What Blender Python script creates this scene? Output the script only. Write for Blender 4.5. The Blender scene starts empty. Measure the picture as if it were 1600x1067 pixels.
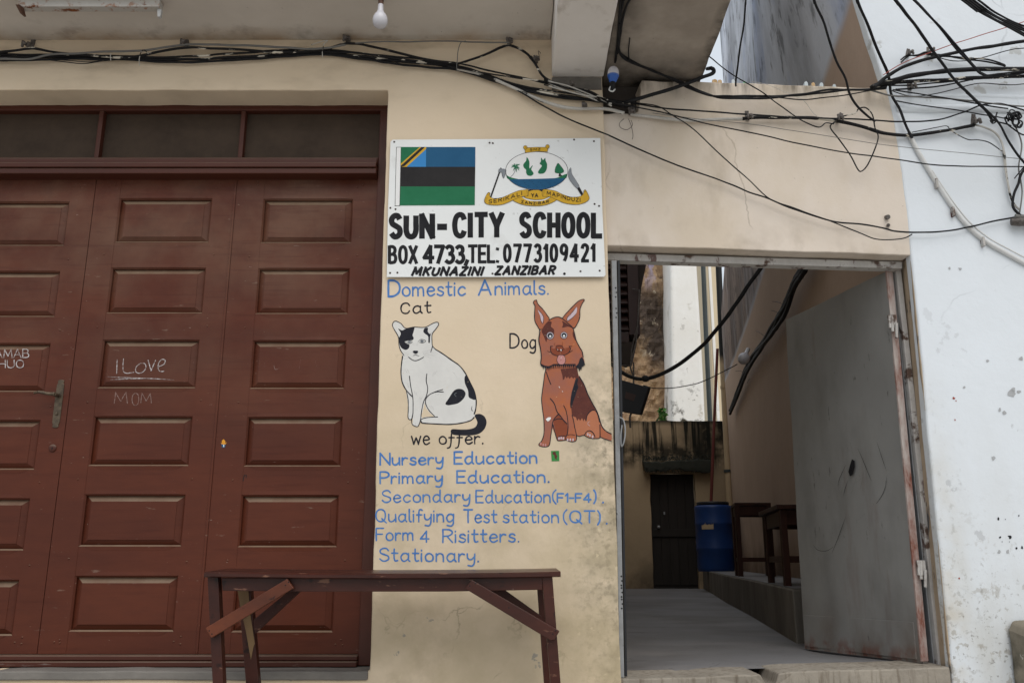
import bpy, bmesh, math, random
from mathutils import Vector, noise as mnoise
from mathutils.geometry import tessellate_polygon
random.seed(7)
sc = bpy.context.scene
col = sc.collection
PI = math.pi

# ------------------------------------------------------------------ camera, world, sun, exposure
F_PX, PITCH, CAM = 1360.0, math.radians(14.1), Vector((0.0, -4.0, 0.8))
cd = bpy.data.cameras.new("camera"); cam = bpy.data.objects.new("camera", cd); col.objects.link(cam)
cam.location = CAM; cam.rotation_euler = (PI / 2 + PITCH, 0, 0)
cd.sensor_width = 36; cd.lens = 36 * F_PX / 1600; cd.clip_end = 2000; cd.clip_start = 0.05
sc.camera = cam
SUN_EL, SUN_AZ = math.radians(53), math.radians(166)     # azimuth measured from +Y clockwise: behind the camera, to its right
w = bpy.data.worlds.new("World"); sc.world = w; w.use_nodes = True
nt = w.node_tree
sky = nt.nodes.new("ShaderNodeTexSky"); sky.sky_type = 'NISHITA'; sky.sun_disc = False
sky.sun_elevation = SUN_EL; sky.sun_rotation = SUN_AZ; sky.air_density = 1.6; sky.dust_density = 5.0; sky.ozone_density = 1.0
bg = nt.nodes["Background"]; bg.inputs[1].default_value = 0.10
ov = nt.nodes.new("ShaderNodeMix"); ov.data_type = 'RGBA'; ov.inputs[0].default_value = 0.70      # bright, even cloud over the blue
ov.inputs[7].default_value = (9.3, 9.9, 10.5, 1); nt.links.new(sky.outputs[0], ov.inputs[6]); nt.links.new(ov.outputs[2], bg.inputs[0])
sd = bpy.data.lights.new("sun", 'SUN'); sun = bpy.data.objects.new("sun", sd); col.objects.link(sun)
sd.energy = 1.55; sd.angle = math.radians(50); sd.color = (1.0, 0.985, 0.965)
sdir = Vector((math.sin(SUN_AZ) * math.cos(SUN_EL), math.cos(SUN_AZ) * math.cos(SUN_EL), math.sin(SUN_EL)))
sun.rotation_euler = sdir.to_track_quat('Z', 'Y').to_euler()
sc.view_settings.view_transform = 'Standard'; sc.view_settings.look = 'None'
sc.view_settings.exposure = 0.0; sc.view_settings.gamma = 1.0

# ------------------------------------------------------------------ pixel -> real wall planes
def ray(px, py):
    dx = (px - 800) / F_PX; dy = -(py - 533.5) / F_PX
    return Vector((dx, math.cos(PITCH) - dy * math.sin(PITCH), math.sin(PITCH) + dy * math.cos(PITCH)))
def atY(px, py, Y=0.0):
    d = ray(px, py); return CAM + d * ((Y - CAM.y) / d.y)
def pl(px, py, P, N):
    d = ray(px, py); return CAM + d * ((P - CAM).dot(N) / d.dot(N))
RA = math.radians(4); RN = Vector((-math.sin(RA), math.cos(RA), 0)); RP = Vector((.461, .03, 0))
def R(px, py, off=0.0): return pl(px, py, RP + RN * off, RN)
def Wp(px, py, off=0.0):                                  # school front left of its corner, courtyard wall right of it
    return atY(px, py, off) if px <= 943 else R(px, py, off)
SA = R(1440, 560) + Vector((.03, 0, 0)); SB = Vector((4.0, 12.3, 0))
SN = Vector((SB.y - SA.y, -(SB.x - SA.x), 0)).normalized()  # points away from the passage
def S(px, py, off=0.0): return pl(px, py, SA - SN * off, SN)

# ------------------------------------------------------------------ mesh builder
class MB:
    def __init__(s): s.v = []; s.f = []; s.m = []; s.smooth = []
    def add(s, vs, fs, mi=0, sm=False):
        b = len(s.v); s.v += [Vector(v) for v in vs]
        for f in fs: s.f.append([i + b for i in f]); s.m.append(mi); s.smooth.append(sm)
        return s
    def quad(s, a, b, c, d, mi=0): return s.add([a, b, c, d], [(0, 1, 2, 3)], mi)
    def hexa(s, p, mi=0):                                 # p: 4 points of one face, 4 of the opposite one
        return s.add(p, [(0, 1, 2, 3), (7, 6, 5, 4), (0, 4, 5, 1), (1, 5, 6, 2), (2, 6, 7, 3), (3, 7, 4, 0)], mi)
    def box(s, x0, x1, y0, y1, z0, z1, mi=0):
        return s.hexa([(x0, y0, z0), (x1, y0, z0), (x1, y0, z1), (x0, y0, z1), (x0, y1, z0), (x1, y1, z0), (x1, y1, z1), (x0, y1, z1)], mi)
    def extr(s, pts, dvec, mi=0):                          # polygon (3D points) extruded along a vector
        n = len(pts); d = Vector(dvec); P = [Vector(p) for p in pts]
        vs = P + [p + d for p in P]
        fs = [tuple(range(n)), tuple(range(2 * n - 1, n - 1, -1))] + [(i, i + n, (i + 1) % n + n, (i + 1) % n) for i in range(n)]
        return s.add(vs, fs, mi)
    def bar(s, a, b, w, h, up=(0, 0, 1), mi=0):            # rectangular bar from a to b
        a = Vector(a); b = Vector(b); d = (b - a).normalized(); u = Vector(up); u = (u - d * u.dot(d)).normalized(); r = d.cross(u)
        o = [r * (-w / 2) + u * (-h / 2), r * (w / 2) + u * (-h / 2), r * (w / 2) + u * (h / 2), r * (-w / 2) + u * (h / 2)]
        return s.hexa([a + k for k in o] + [b + k for k in o], mi)
    def tube(s, pts, r, n=8, mi=0, rr=None):
        P = [Vector(p) for p in pts]; rings = []; u = None
        for i, p in enumerate(P):
            d = (P[min(i + 1, len(P) - 1)] - P[max(i - 1, 0)]).normalized()
            if u is None: u = d.orthogonal().normalized()
            u = (u - d * u.dot(d)).normalized(); v = d.cross(u)
            q = rr[i] if rr else r
            rings.append([p + (u * math.cos(t) + v * math.sin(t)) * q for t in [2 * PI * k / n for k in range(n)]])
        vs = [x for rg in rings for x in rg]; fs = []
        for i in range(len(P) - 1):
            for k in range(n): fs.append((i * n + k, i * n + (k + 1) % n, (i + 1) * n + (k + 1) % n, (i + 1) * n + k))
        s.add(vs, fs, mi, True)
        return s.add(rings[0] + rings[-1], [tuple(range(n - 1, -1, -1)), tuple(range(n, 2 * n))], mi)
    def lathe(s, c, axis, prof, n=24, mi=0):               # prof: (distance along axis, radius)
        a = Vector(axis).normalized(); c = Vector(c)
        u = a.orthogonal().normalized(); v = a.cross(u); vs = []; fs = []
        for (h, r) in prof:
            for k in range(n): t = 2 * PI * k / n; vs.append(c + a * h + (u * math.cos(t) + v * math.sin(t)) * r)
        for i in range(len(prof) - 1):
            for k in range(n): fs.append((i * n + k, i * n + (k + 1) % n, (i + 1) * n + (k + 1) % n, (i + 1) * n + k))
        s.add(vs, fs, mi, True)
        m = (len(prof) - 1) * n
        return s.add(vs[:n] + vs[m:], [tuple(range(n - 1, -1, -1)), tuple(range(n, 2 * n))], mi)
    def build(s, name, mats, parent=None, bevel=0, seg=2, fix=True):
        me = bpy.data.meshes.new(name); off = Vector()
        p = parent
        while p is not None: off += p.location; p = p.parent
        me.from_pydata([tuple(v - off) for v in s.v], [], s.f)
        if not isinstance(mats, (list, tuple)): mats = [mats]
        for m in mats: me.materials.append(m)
        me.polygons.foreach_set("material_index", s.m); me.polygons.foreach_set("use_smooth", s.smooth)
        if fix:
            bm = bmesh.new(); bm.from_mesh(me); bmesh.ops.recalc_face_normals(bm, faces=bm.faces); bm.to_mesh(me); bm.free()
        me.update()
        o = bpy.data.objects.new(name, me); col.objects.link(o)
        if parent: o.parent = parent
        if bevel:
            b = o.modifiers.new("bevel", 'BEVEL'); b.width = bevel; b.segments = seg; b.limit_method = 'ANGLE'; b.angle_limit = math.radians(40)
        return o
def tag(o, label=None, cat=None, group=None, kind=None):
    if label: o['label'] = label
    if cat: o['category'] = cat
    if group: o['group'] = group
    if kind: o['kind'] = kind
    return o
def empty(name, loc, label=None, cat=None, group=None):
    o = bpy.data.objects.new(name, None); col.objects.link(o); o.location = loc; o.empty_display_size = .1
    return tag(o, label, cat, group)
def wob(pts, step=.06, amp=.002, closed=True):             # an uneven plastered edge: subdivide and jitter a 3D outline
    out = []; n = len(pts); nv = Vector()
    for i in range(n): nv += Vector(pts[i]).cross(Vector(pts[(i + 1) % n]))     # outline stays flat in its own plane
    nv.normalize()
    for i in range(n if closed else n - 1):
        a = Vector(pts[i]); b = Vector(pts[(i + 1) % n]); k = max(1, int((b - a).length / step))
        for j in range(k):
            p = a.lerp(b, j / k)
            if j: d = mnoise.noise_vector(p * 4) * amp + mnoise.noise_vector(p * 17) * amp * .5; p += d - nv * d.dot(nv)
            out.append(p)
    return out

# ------------------------------------------------------------------ materials
def lin(h):
    h = h.lstrip('#'); c = [int(h[i:i + 2], 16) / 255 for i in (0, 2, 4)]
    return tuple((x / 12.92 if x <= .04045 else ((x + .055) / 1.055) ** 2.4) for x in c) + (1,)
def mat(name, base, var=None, vs=2.0, vamt=.5, rough=.85, rvar=.0, spec=.3, bump=.0, bs=60, bd=.002, big=0, metal=0, layers=(), obj=False, stretch=(1, 1, 1), coat=0, emit=0, dust_toplight=None):
    """layers: (colour, scale, lo, hi, opts) - patches where a noise passes lo..hi; opts: st stretch, mask [(axis, a, b)], off, det, dist, kind, amt"""
    m = bpy.data.materials.new(name); m.use_nodes = True; t = m.node_tree; N = t.nodes; L = t.links
    bs_ = N["Principled BSDF"]
    if obj: src = N.new("ShaderNodeTexCoord").outputs['Object']
    else: src = N.new("ShaderNodeNewGeometry").outputs['Position']
    def mapped(st, off=(0, 0, 0)):
        mp = N.new("ShaderNodeMapping"); mp.inputs['Scale'].default_value = st; mp.inputs['Location'].default_value = off
        L.new(src, mp.inputs[0]); return mp.outputs[0]
    def nz(scale, st=(1, 1, 1), off=(0, 0, 0), det=8, dist=0, rg=.6):
        n = N.new("ShaderNodeTexNoise"); n.inputs['Scale'].default_value = scale; n.inputs['Detail'].default_value = det
        n.inputs['Roughness'].default_value = rg; n.inputs['Distortion'].default_value = dist
        L.new(mapped(st, off), n.inputs['Vector']); return n.outputs['Fac']
    def rng(sock, a, b, c=0., d=1.):
        r = N.new("ShaderNodeMapRange"); r.inputs[1].default_value = a; r.inputs[2].default_value = b; r.inputs[3].default_value = c; r.inputs[4].default_value = d
        r.clamp = True; L.new(sock, r.inputs[0]); return r.outputs[0]
    def mul(a, b):
        x = N.new("ShaderNodeMath"); x.operation = 'MULTIPLY'; L.new(a, x.inputs[0])
        if isinstance(b, (int, float)): x.inputs[1].default_value = b
        else: L.new(b, x.inputs[1])
        return x.outputs[0]
    def mix(fac, c1, c2):
        x = N.new("ShaderNodeMix"); x.data_type = 'RGBA'
        if isinstance(fac, (int, float)): x.inputs[0].default_value = fac
        else: L.new(fac, x.inputs[0])
        for i, c in ((6, c1), (7, c2)):
            if isinstance(c, tuple): x.inputs[i].default_value = c
            else: L.new(c, x.inputs[i])
        return x.outputs[2]
    b0 = lin(base) if isinstance(base, str) else base
    c = b0
    if var:
        v0 = lin(var) if isinstance(var, str) else var
        c = mix(mul(rng(nz(vs, stretch), .35, .68), vamt), c, v0)
        c = mix(mul(rng(nz(vs * 6.3, stretch, (3, 1, 7)), .4, .75), vamt * .5), c, v0)
    for ly in layers:
        lc, scl, lo, hi = ly[:4]; o = ly[4] if len(ly) > 4 else {}
        if o.get('crack'):                               # hairline cracks: warped cell borders, broken up by a second noise
            vo = N.new("ShaderNodeTexVoronoi"); vo.feature = 'DISTANCE_TO_EDGE'; vo.inputs['Scale'].default_value = scl
            wn = N.new("ShaderNodeTexNoise"); wn.inputs['Scale'].default_value = scl * 3; wn.inputs['Detail'].default_value = 6; L.new(mapped((1, 1, 1), o.get('off', (0, 0, 0))), wn.inputs['Vector'])
            ad = N.new("ShaderNodeMix"); ad.data_type = 'VECTOR'; ad.inputs[0].default_value = .16; L.new(mapped((1, 1, 1), o.get('off', (0, 0, 0))), ad.inputs[4]); L.new(wn.outputs['Color'], ad.inputs[5])
            L.new(ad.outputs[1], vo.inputs['Vector']); f = mul(rng(vo.outputs['Distance'], hi, lo), rng(nz(scl * .9, (1, 1, 1), (7, 3, 1), 4), .52, .60))
        else: f = rng(nz(scl, o.get('st', (1, 1, 1)), o.get('off', (0, 0, 0)), o.get('det', 8), o.get('dist', 0), o.get('rg', .6)), lo, hi)
        for (ax, a, b) in o.get('mask', ()):
            sp = N.new("ShaderNodeSeparateXYZ"); L.new(src, sp.inputs[0]); f = mul(f, rng(sp.outputs[ax], a, b))
        f = mul(f, o.get('amt', 1.0))
        c = mix(f, c, lin(lc))
    if dust_toplight:                                              # upward faces paler, dust plus painted light from above: (colour, amount)
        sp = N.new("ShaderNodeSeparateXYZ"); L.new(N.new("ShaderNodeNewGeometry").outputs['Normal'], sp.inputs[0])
        c = mix(mul(mul(rng(sp.outputs[2], .12, .38), rng(nz(9, (1, 1, 1), (4, 4, 4)), .3, .6, .55, 1.)), dust_toplight[1]), c, lin(dust_toplight[0]))
    if isinstance(c, tuple): bs_.inputs['Base Color'].default_value = c
    else: L.new(c, bs_.inputs['Base Color'])
    bs_.inputs['Metallic'].default_value = metal; bs_.inputs['Specular IOR Level'].default_value = spec
    bs_.inputs['Coat Weight'].default_value = coat; bs_.inputs['Coat Roughness'].default_value = .25
    if rvar: L.new(rng(nz(7, stretch, (5, 5, 1)), .3, .7, rough - rvar, rough + rvar), bs_.inputs['Roughness'])
    else: bs_.inputs['Roughness'].default_value = rough
    if bump:
        h = nz(bs, stretch, (0, 0, 0), 6)
        if big:
            a = N.new("ShaderNodeMath"); a.operation = 'MULTIPLY_ADD'; L.new(nz(big, (1, 1, 1), (9, 2, 4), 4), a.inputs[0]); a.inputs[1].default_value = 4.0; L.new(h, a.inputs[2]); h = a.outputs[0]
        bp = N.new("ShaderNodeBump"); bp.inputs['Strength'].default_value = bump; bp.inputs['Distance'].default_value = bd
        L.new(h, bp.inputs['Height']); L.new(bp.outputs[0], bs_.inputs['Normal'])
    if emit: bs_.inputs['Emission Strength'].default_value = emit
    return m

CREAM = (.70, .58, .435, 1)
M = {}
M['cream'] = mat('cream_plaster', CREAM, (.63, .51, .365, 1), vs=1.3, vamt=.55, rough=.9, spec=.15, bump=.35, bs=45, bd=.003, big=2.2, layers=[
    ('#6e6656', 5, .52, .72, dict(mask=[(0, -.15, .5), (2, 2.0, .7)], amt=.5)),
    ('#6d6453', 26, .56, .7, dict(mask=[(0, .0, .46), (2, 1.9, .8)], amt=.55, off=(2, 0, 3))),
    ('#8a7a62', 3.2, .55, .72, dict(mask=[(2, 1.5, .3)], amt=.5, off=(5, 1, 1))),
    ('#ddcfb4', 9, .62, .66, dict(mask=[(2, 1.9, .5)], amt=.55, off=(1, 7, 2))),
    ('#837b68', 8, .34, .60, dict(mask=[(0, .16, .45), (2, 1.85, 1.45)], amt=.85, det=12, off=(4, 8, 2))),
    ('#6a6456', 34, .50, .62, dict(mask=[(0, .22, .45), (2, 1.8, 1.3)], amt=.6, det=12, off=(4, 2, 2))),
    ('#a5977a', 3.5, .42, .64, dict(mask=[(2, 1.75, 1.1)], amt=.45, off=(8, 8, 2))),
    ('#cfc0a2', 19, .63, .65, dict(mask=[(0, -.1, .2), (2, 1.6, 1.2)], amt=.7, off=(2, 8, 8))),
    ('#3a342c', 60, .70, .74, dict(amt=.5)),
    ('#5c5446', 2.6, .0, .009, dict(crack=1, amt=.5, mask=[(2, 1.9, 1.2)])),
    ('#b9a98a', 2.2, .35, .65, dict(mask=[(2, 2.3, .8)], amt=.55, off=(2, 2, 2))),
    ('#8f8c86', 7, .655, .67, dict(mask=[(2, 1.1, .5)], amt=.8, off=(6, 3, 3))),
    ('#80705a', 2.5, .5, .75, dict(mask=[(2, 2.9, 3.4)], amt=.55, st=(1, 1, 2.5)))])
M['cream_wall'] = mat('cream_courtyard_plaster', (.68, .60, .52, 1), (.61, .52, .425, 1), vs=1.6, vamt=.4, rough=.9, spec=.15, bump=.35, bs=40, bd=.003, big=2, layers=[
    ('#4b443a', 7, .42, .66, dict(mask=[(2, 3.10, 3.2)], amt=.85, st=(2.2, 1, .35))),
    ('#8a7c68', 4, .56, .7, dict(amt=.35, st=(1, 1, .5))),
    ('#55493b', 55, .69, .73, dict(amt=.5)),
    ('#7a6a55', 1.6, .0, .008, dict(crack=1, amt=.5)),
    ('#c4b49c', 2.6, .4, .65, dict(amt=.5, off=(1, 9, 1), st=(1, 1, .6))),
    ('#7d6c55', 5, .5, .7, dict(mask=[(2, 2.5, 2.27)], amt=.35))])
M['soffit'] = mat('grey_soffit_plaster', (.60, .555, .50, 1), (.47, .43, .38, 1), vs=1.8, vamt=.5, rough=.9, spec=.15, bump=.3, bs=35, bd=.003, big=2, layers=[
    ('#a08464', 3, .40, .62, dict(mask=[(1, -.13, .0)], amt=.75)),
    ('#5b4a3c', 7, .55, .7, dict(mask=[(1, -.25, .0)], amt=.5, off=(3, 3, 3))),
    ('#3b3028', 45, .69, .73, dict(amt=.6))])
M['beam'] = mat('pale_beam_plaster', (.70, .665, .63, 1), (.60, .56, .52, 1), vs=2.2, vamt=.5, rough=.9, spec=.15, bump=.3, bs=35, bd=.003, big=2, layers=[('#8a7c6c', 6, .58, .72, dict(amt=.5)), ('#3b3028', 45, .70, .74, dict(amt=.5))])
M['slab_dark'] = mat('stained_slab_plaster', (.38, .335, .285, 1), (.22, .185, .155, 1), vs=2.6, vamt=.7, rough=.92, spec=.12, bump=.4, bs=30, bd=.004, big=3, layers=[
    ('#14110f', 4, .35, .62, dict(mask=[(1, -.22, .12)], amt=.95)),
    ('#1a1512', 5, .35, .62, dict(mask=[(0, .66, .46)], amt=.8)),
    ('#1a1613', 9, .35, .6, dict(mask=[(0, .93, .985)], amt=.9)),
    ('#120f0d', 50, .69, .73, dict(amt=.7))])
M['niche'] = mat('dark_niche_plaster', (.085, .072, .065, 1), (.04, .034, .03, 1), vs=5, vamt=.7, rough=.9, spec=.2, bump=.4, bs=30)
M['pad'] = mat('dark_grey_plaster', (.20, .185, .165, 1), (.11, .1, .09, 1), vs=9, vamt=.8, rough=.92, bump=.4, bs=40)
M['white'] = mat('white_limewash', (.70, .74, .78, 1), (.635, .665, .69, 1), vs=.9, vamt=.5, rough=.92, spec=.1, bump=.35, bs=22, bd=.005, big=1.4, layers=[
    ('#b5b2a8', 2.2, .38, .66, dict(mask=[(2, 1.6, .5)], amt=.6, off=(0, 0, 8), st=(1.4, 1, .55))),
    ('#b9ad97', 6, .38, .62, dict(mask=[(0, 2.12, 2.0), (2, 1.9, .5)], amt=.55)),
    ('#8d8a82', 30, .56, .66, dict(mask=[(0, 2.22, 2.02), (2, 1.7, .6)], amt=.55)),
    ('#9b958a', 17, .585, .63, dict(mask=[(2, 1.15, .5)], amt=.6, off=(4, 1, 0), det=12)),
    ('#6b665c', 44, .60, .66, dict(mask=[(2, .95, .45)], amt=.6, off=(7, 0, 3))),
    ('#aeb0b2', 5, .64, .66, dict(mask=[(2, 2.4, 1.4)], amt=.6, off=(3, 1, 4))),
    ('#9fa4a8', 1.3, .0, .007, dict(crack=1, amt=.55)),
    ('#8c8677', 7, .62, .66, dict(mask=[(2, 2.9, 3.3), (2, 3.8, 3.4)], amt=.5, off=(8, 8, 8)))])
M['side'] = mat('weathered_side_plaster', (.52, .39, .305, 1), (.42, .31, .235, 1), vs=.8, vamt=.5, rough=.92, spec=.12, bump=.5, bs=20, bd=.006, big=1.5, layers=[
    ('#b5b3b0', 2.0, .35, .65, dict(mask=[(2, 3.9, 4.08)], amt=1.0, st=(1, .5, .3))),
    ('#d2d8e4', .8, -1, -.5, dict(mask=[(2, 3.93, 4.0)], amt=.9)),
    ('#45464c', 1.0, .46, .70, dict(mask=[(2, 3.93, 4.0)], amt=.75, st=(1, .55, .28), off=(3, 1, 0), det=12)),
    ('#8090b8', 2.2, .52, .66, dict(mask=[(2, 3.9, 4.05)], amt=.5, st=(1, .5, .4), off=(0, 5, 0))),
    ('#8c7b70', 1.2, .1, .5, dict(mask=[(1, 4.0, 6.5), (2, 3.95, 4.05), (2, 7.0, 5.8)], amt=.95, st=(1, 1, .4))),
    ('#4a423e', 1.6, .45, .65, dict(mask=[(1, 4.5, 7), (2, 3.95, 4.05), (2, 7.0, 5.8)], amt=.6, st=(1, 1, .15))),
    ('#3a3836', 9, .54, .64, dict(mask=[(2, 3.95, 4.05)], amt=.6, st=(1, .6, .35), det=14)),
    ('#3a2c22', 3, .3, .6, dict(mask=[(2, 1.6, .4)], amt=.5))])
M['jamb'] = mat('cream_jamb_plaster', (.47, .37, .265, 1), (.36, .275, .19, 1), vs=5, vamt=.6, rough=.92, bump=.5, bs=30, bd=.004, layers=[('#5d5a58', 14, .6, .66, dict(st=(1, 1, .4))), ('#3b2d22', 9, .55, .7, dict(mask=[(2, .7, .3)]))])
M['door'] = mat('brown_oil_paint', (.098, .0255, .0125, 1), (.062, .0165, .0095, 1), vs=4, vamt=.7, rough=.46, rvar=.12, spec=.2, dust_toplight=('#7d6c5a', .75), bump=.12, bs=30, bd=.002, stretch=(.35, 1, 1.2), layers=[
    ('#8c7460', 2.2, .38, .75, dict(mask=[(2, 1.3, 2.6)], amt=.40, off=(3, 0, 0))),
    ('#2c1712', 6, .52, .75, dict(mask=[(2, 1.9, 2.7)], amt=.45, off=(0, 3, 3))),
    ('#3a160d', 34, .54, .68, dict(amt=.28, st=(.10, 1, 1.6), off=(1, 1, 9))),
    ('#8b7a6c', 26, .68, .71, dict(amt=.35, st=(.25, 1, 1.2), off=(5, 5, 5))),
    ('#b5a89c', 80, .70, .73, dict(amt=.6, st=(.4, 1, 2)))])
M['door_frame'] = mat('brown_frame_paint', (.075, .021, .012, 1), (.045, .014, .009, 1), vs=4, vamt=.6, rough=.45, spec=.28, dust_toplight=('#6d5d50', .7), bump=.15, bs=40, stretch=(.3, 1, 1), layers=[('#9a9088', 14, .60, .70, dict(mask=[(2, .46, .36)], st=(.25, 1, 1.5), amt=.8))])
M['pane'] = mat('dusty_transom_board', (.042, .029, .021, 1), (.072, .05, .035, 1), vs=4, vamt=.8, rough=.6, spec=.12, bump=.06, bs=20, layers=[('#8c8274', 80, .72, .75, dict(mask=[(2, 2.95, 2.84)], amt=.5))])
M['concrete'] = mat('worn_concrete', (.32, .285, .235, 1), (.20, .175, .145, 1), vs=6, vamt=.7, rough=.92, bump=.6, bs=45, bd=.005, layers=[('#574a3a', 14, .5, .66, dict(st=(3, 3, .3), amt=.6))])
M['sill'] = mat('grey_sill_cement', (.21, .195, .175, 1), (.12, .11, .10, 1), vs=7, vamt=.8, rough=.9, bump=.5, bs=40, stretch=(.4, 1, 1))
M['floor'] = mat('grey_cement_screed', (.18, .177, .181, 1), (.12, .117, .122, 1), vs=1.6, vamt=.6, rough=.6, spec=.35, bump=.15, bs=30, stretch=(.6, 1, 1), layers=[('#2a2624', 3.5, .66, .74, dict(amt=.5, st=(.4, 1, 1))), ('#4f4a46', 1.2, .42, .66, dict(amt=.6, off=(4, 4, 0))), ('#8e8a88', 2.0, .5, .7, dict(amt=.4, off=(9, 4, 0), st=(.5, 1, 1))), ('#1c1918', 1.1, .0, .006, dict(crack=1, amt=.5)), ('#2a2422', 22, .66, .7, dict(amt=.6))])
M['ledge'] = mat('stained_ledge_cement', (.20, .18, .155, 1), (.095, .082, .066, 1), vs=3, vamt=.8, rough=.92, bump=.5, bs=30, bd=.006, stretch=(1, 1, .5))
M['street'] = mat('street_cement', (.45, .43, .40, 1), (.36, .34, .31, 1), vs=2, vamt=.6, rough=.9, bump=.4, bs=20)
M['wood'] = mat('varnished_red_wood', (.060, .0155, .009, 1), (.020, .0065, .005, 1), vs=7, vamt=.8, rough=.38, rvar=.12, spec=.3, bump=.25, bs=60, bd=.0015, stretch=(.3, 1, .6), obj=True, layers=[('#8a6450', 40, .63, .67, dict(amt=.6, st=(.25, 1, 1))), ('#b09a90', 120, .71, .74, dict(amt=.7)), ('#110605', 14, .62, .68, dict(amt=.8, off=(1, 2, 3)))])
M['wood_red'] = mat('varnished_orange_wood', (.155, .042, .017, 1), (.055, .016, .009, 1), vs=8, vamt=.8, rough=.38, spec=.3, bump=.25, bs=50, stretch=(.5, 1, .5), obj=True, layers=[('#140806', 22, .64, .70, dict(amt=.8)), ('#9a8c80', 90, .72, .75, dict(amt=.6))])
M['dark_wood'] = mat('old_dark_wood', (.045, .016, .010, 1), (.018, .008, .006, 1), vs=6, vamt=.7, rough=.5, spec=.25, bump=.2, bs=40, stretch=(1, 1, .3), obj=True)
M['wood_bare'] = mat('bare_tan_wood', (.24, .15, .068, 1), (.10, .055, .03, 1), vs=6, vamt=.6, rough=.6, bump=.2, bs=50, stretch=(1, 1, .25), obj=True)
M['sign'] = mat('white_sign_enamel', (.745, .76, .755, 1), (.68, .69, .68, 1), vs=4, vamt=.4, rough=.45, spec=.4, bump=.06, bs=14, layers=[('#77736a', 22, .66, .74, dict(amt=.5)), ('#8e8a80', 5, .6, .75, dict(amt=.35, off=(3, 3, 3)))])
def paint(name, c, v=None, rough=.55, amt=.5, sc_=14, lay=(), wear=True): return mat(name, c, v, vs=sc_, vamt=amt, rough=.7, spec=.12, bump=.3, bs=45, bd=.002, big=2.2, layers=list(lay) + ([] if not wear else [('#c9b695', 70, .665, .69, dict(amt=.55)), ('#c9b695', 15, .69, .71, dict(amt=.35, off=(3, 1, 1)))]))
M['ink'] = paint('black_sign_paint', (.012, .012, .014, 1), (.03, .03, .033, 1), wear=False)
M['blue'] = paint('blue_lettering_paint', (.042, .145, .43, 1), (.125, .255, .48, 1), amt=.75, sc_=34, lay=[('#bfae8d', 38, .66, .71, dict(amt=.6, mask=[(2, 2.0, 1.3)]))])
M['black'] = paint('black_mural_paint', (.014, .014, .02, 1), (.03, .03, .038, 1))
M['catw'] = paint('white_mural_paint', (.66, .65, .62, 1), (.54, .53, .51, 1), sc_=9)
M['dog'] = paint('rust_mural_paint', (.40, .125, .052, 1), (.29, .115, .085, 1), sc_=9, amt=.9)
M['dog_red'] = paint('red_brown_mural_paint', (.235, .062, .03, 1), (.18, .05, .03, 1), sc_=20)
M['dog_light'] = paint('tan_mural_paint', (.43, .165, .088, 1), (.36, .13, .07, 1), sc_=12)
M['dog_dark'] = paint('dark_brown_mural_paint', (.085, .028, .024, 1), (.13, .042, .03, 1), sc_=24, amt=.8)
M['pink'] = paint('pink_mural_paint', (.47, .19, .17, 1), (.5, .3, .3, 1))
M['lilac'] = paint('lilac_mural_paint', (.55, .47, .53, 1), (.5, .33, .3, 1), sc_=60)
M['grey'] = paint('grey_mural_paint', (.2, .22, .24, 1), (.3, .31, .33, 1), wear=False)
M['cleanw'] = paint('clean_white_paint', (.75, .75, .74, 1), wear=False)
M['f_green'] = paint('green_flag_paint', (.018, .135, .062, 1), (.03, .18, .09, 1), sc_=7, wear=False)
M['f_blue'] = paint('blue_flag_paint', (.017, .085, .18, 1), (.025, .11, .22, 1), sc_=7, wear=False)
M['f_sky'] = paint('sky_blue_flag_paint', (.045, .22, .50, 1), wear=False)
M['f_black'] = paint('black_flag_paint', (.022, .021, .022, 1), (.035, .033, .033, 1), sc_=7, wear=False)
M['yellow'] = paint('yellow_sign_paint', (.60, .36, .035, 1), (.5, .29, .03, 1), sc_=25, wear=False)
M['metal'] = mat('grey_painted_steel', (.275, .272, .265, 1), (.20, .197, .19, 1), vs=2, vamt=.5, rough=.48, rvar=.08, spec=.4, bump=.1, bs=14, big=3, layers=[('#5a4433', 4, .4, .66, dict(mask=[(2, .62, .36)], amt=.6, st=(1, 1, .7))), ('#6b2f18', 12, .45, .6, dict(mask=[(2, .42, .33)], amt=.85)), ('#1c1a18', 30, .66, .70, dict(amt=.5, st=(1, 1, .3))), ('#8a8984', 2.6, .5, .72, dict(amt=.35, off=(4, 4, 4))), ('#4a4844', 3.5, .5, .7, dict(amt=.3, off=(1, 6, 2), st=(1, 1, .4))), ('#5b2c18', 5, .6, .68, dict(amt=.25, st=(1.5, 1, .2), off=(8, 1, 1)))])
M['chip'] = mat('chipped_white_frame_paint', (.50, .48, .455, 1), (.34, .32, .30, 1), vs=14, vamt=.7, rough=.75, bump=.5, bs=60, stretch=(1, 1, .6), layers=[('#56443b', 20, .55, .62, dict(st=(.5, .5, .5))), ('#4a1a14', 14, .60, .63, dict(st=(1, 1, .25), off=(2, 2, 2), amt=.8))])
M['red_chip'] = mat('chipped_red_edge_paint', (.20, .065, .04, 1), (.5, .46, .43, 1), vs=16, vamt=1.0, rough=.75, bump=.4, bs=60, stretch=(1, 1, .35))
M['greyframe'] = mat('galvanised_frame', (.30, .31, .32, 1), (.2, .2, .205, 1), vs=20, vamt=.7, rough=.6, bump=.3, bs=90, layers=[('#222222', 45, .68, .72)])
M['cable'] = mat('black_cable', (.011, .011, .012, 1), (.022, .022, .024, 1), vs=30, vamt=.6, rough=.6, spec=.13)
M['cable_painted'] = mat('paint_flecked_black_cable', (.013, .012, .013, 1), (.022, .022, .022, 1), vs=20, vamt=.4, rough=.6, spec=.13, layers=[('#c9c2b4', 26, .585, .61, dict(st=(.35, 1, 1.2)))])
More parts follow.
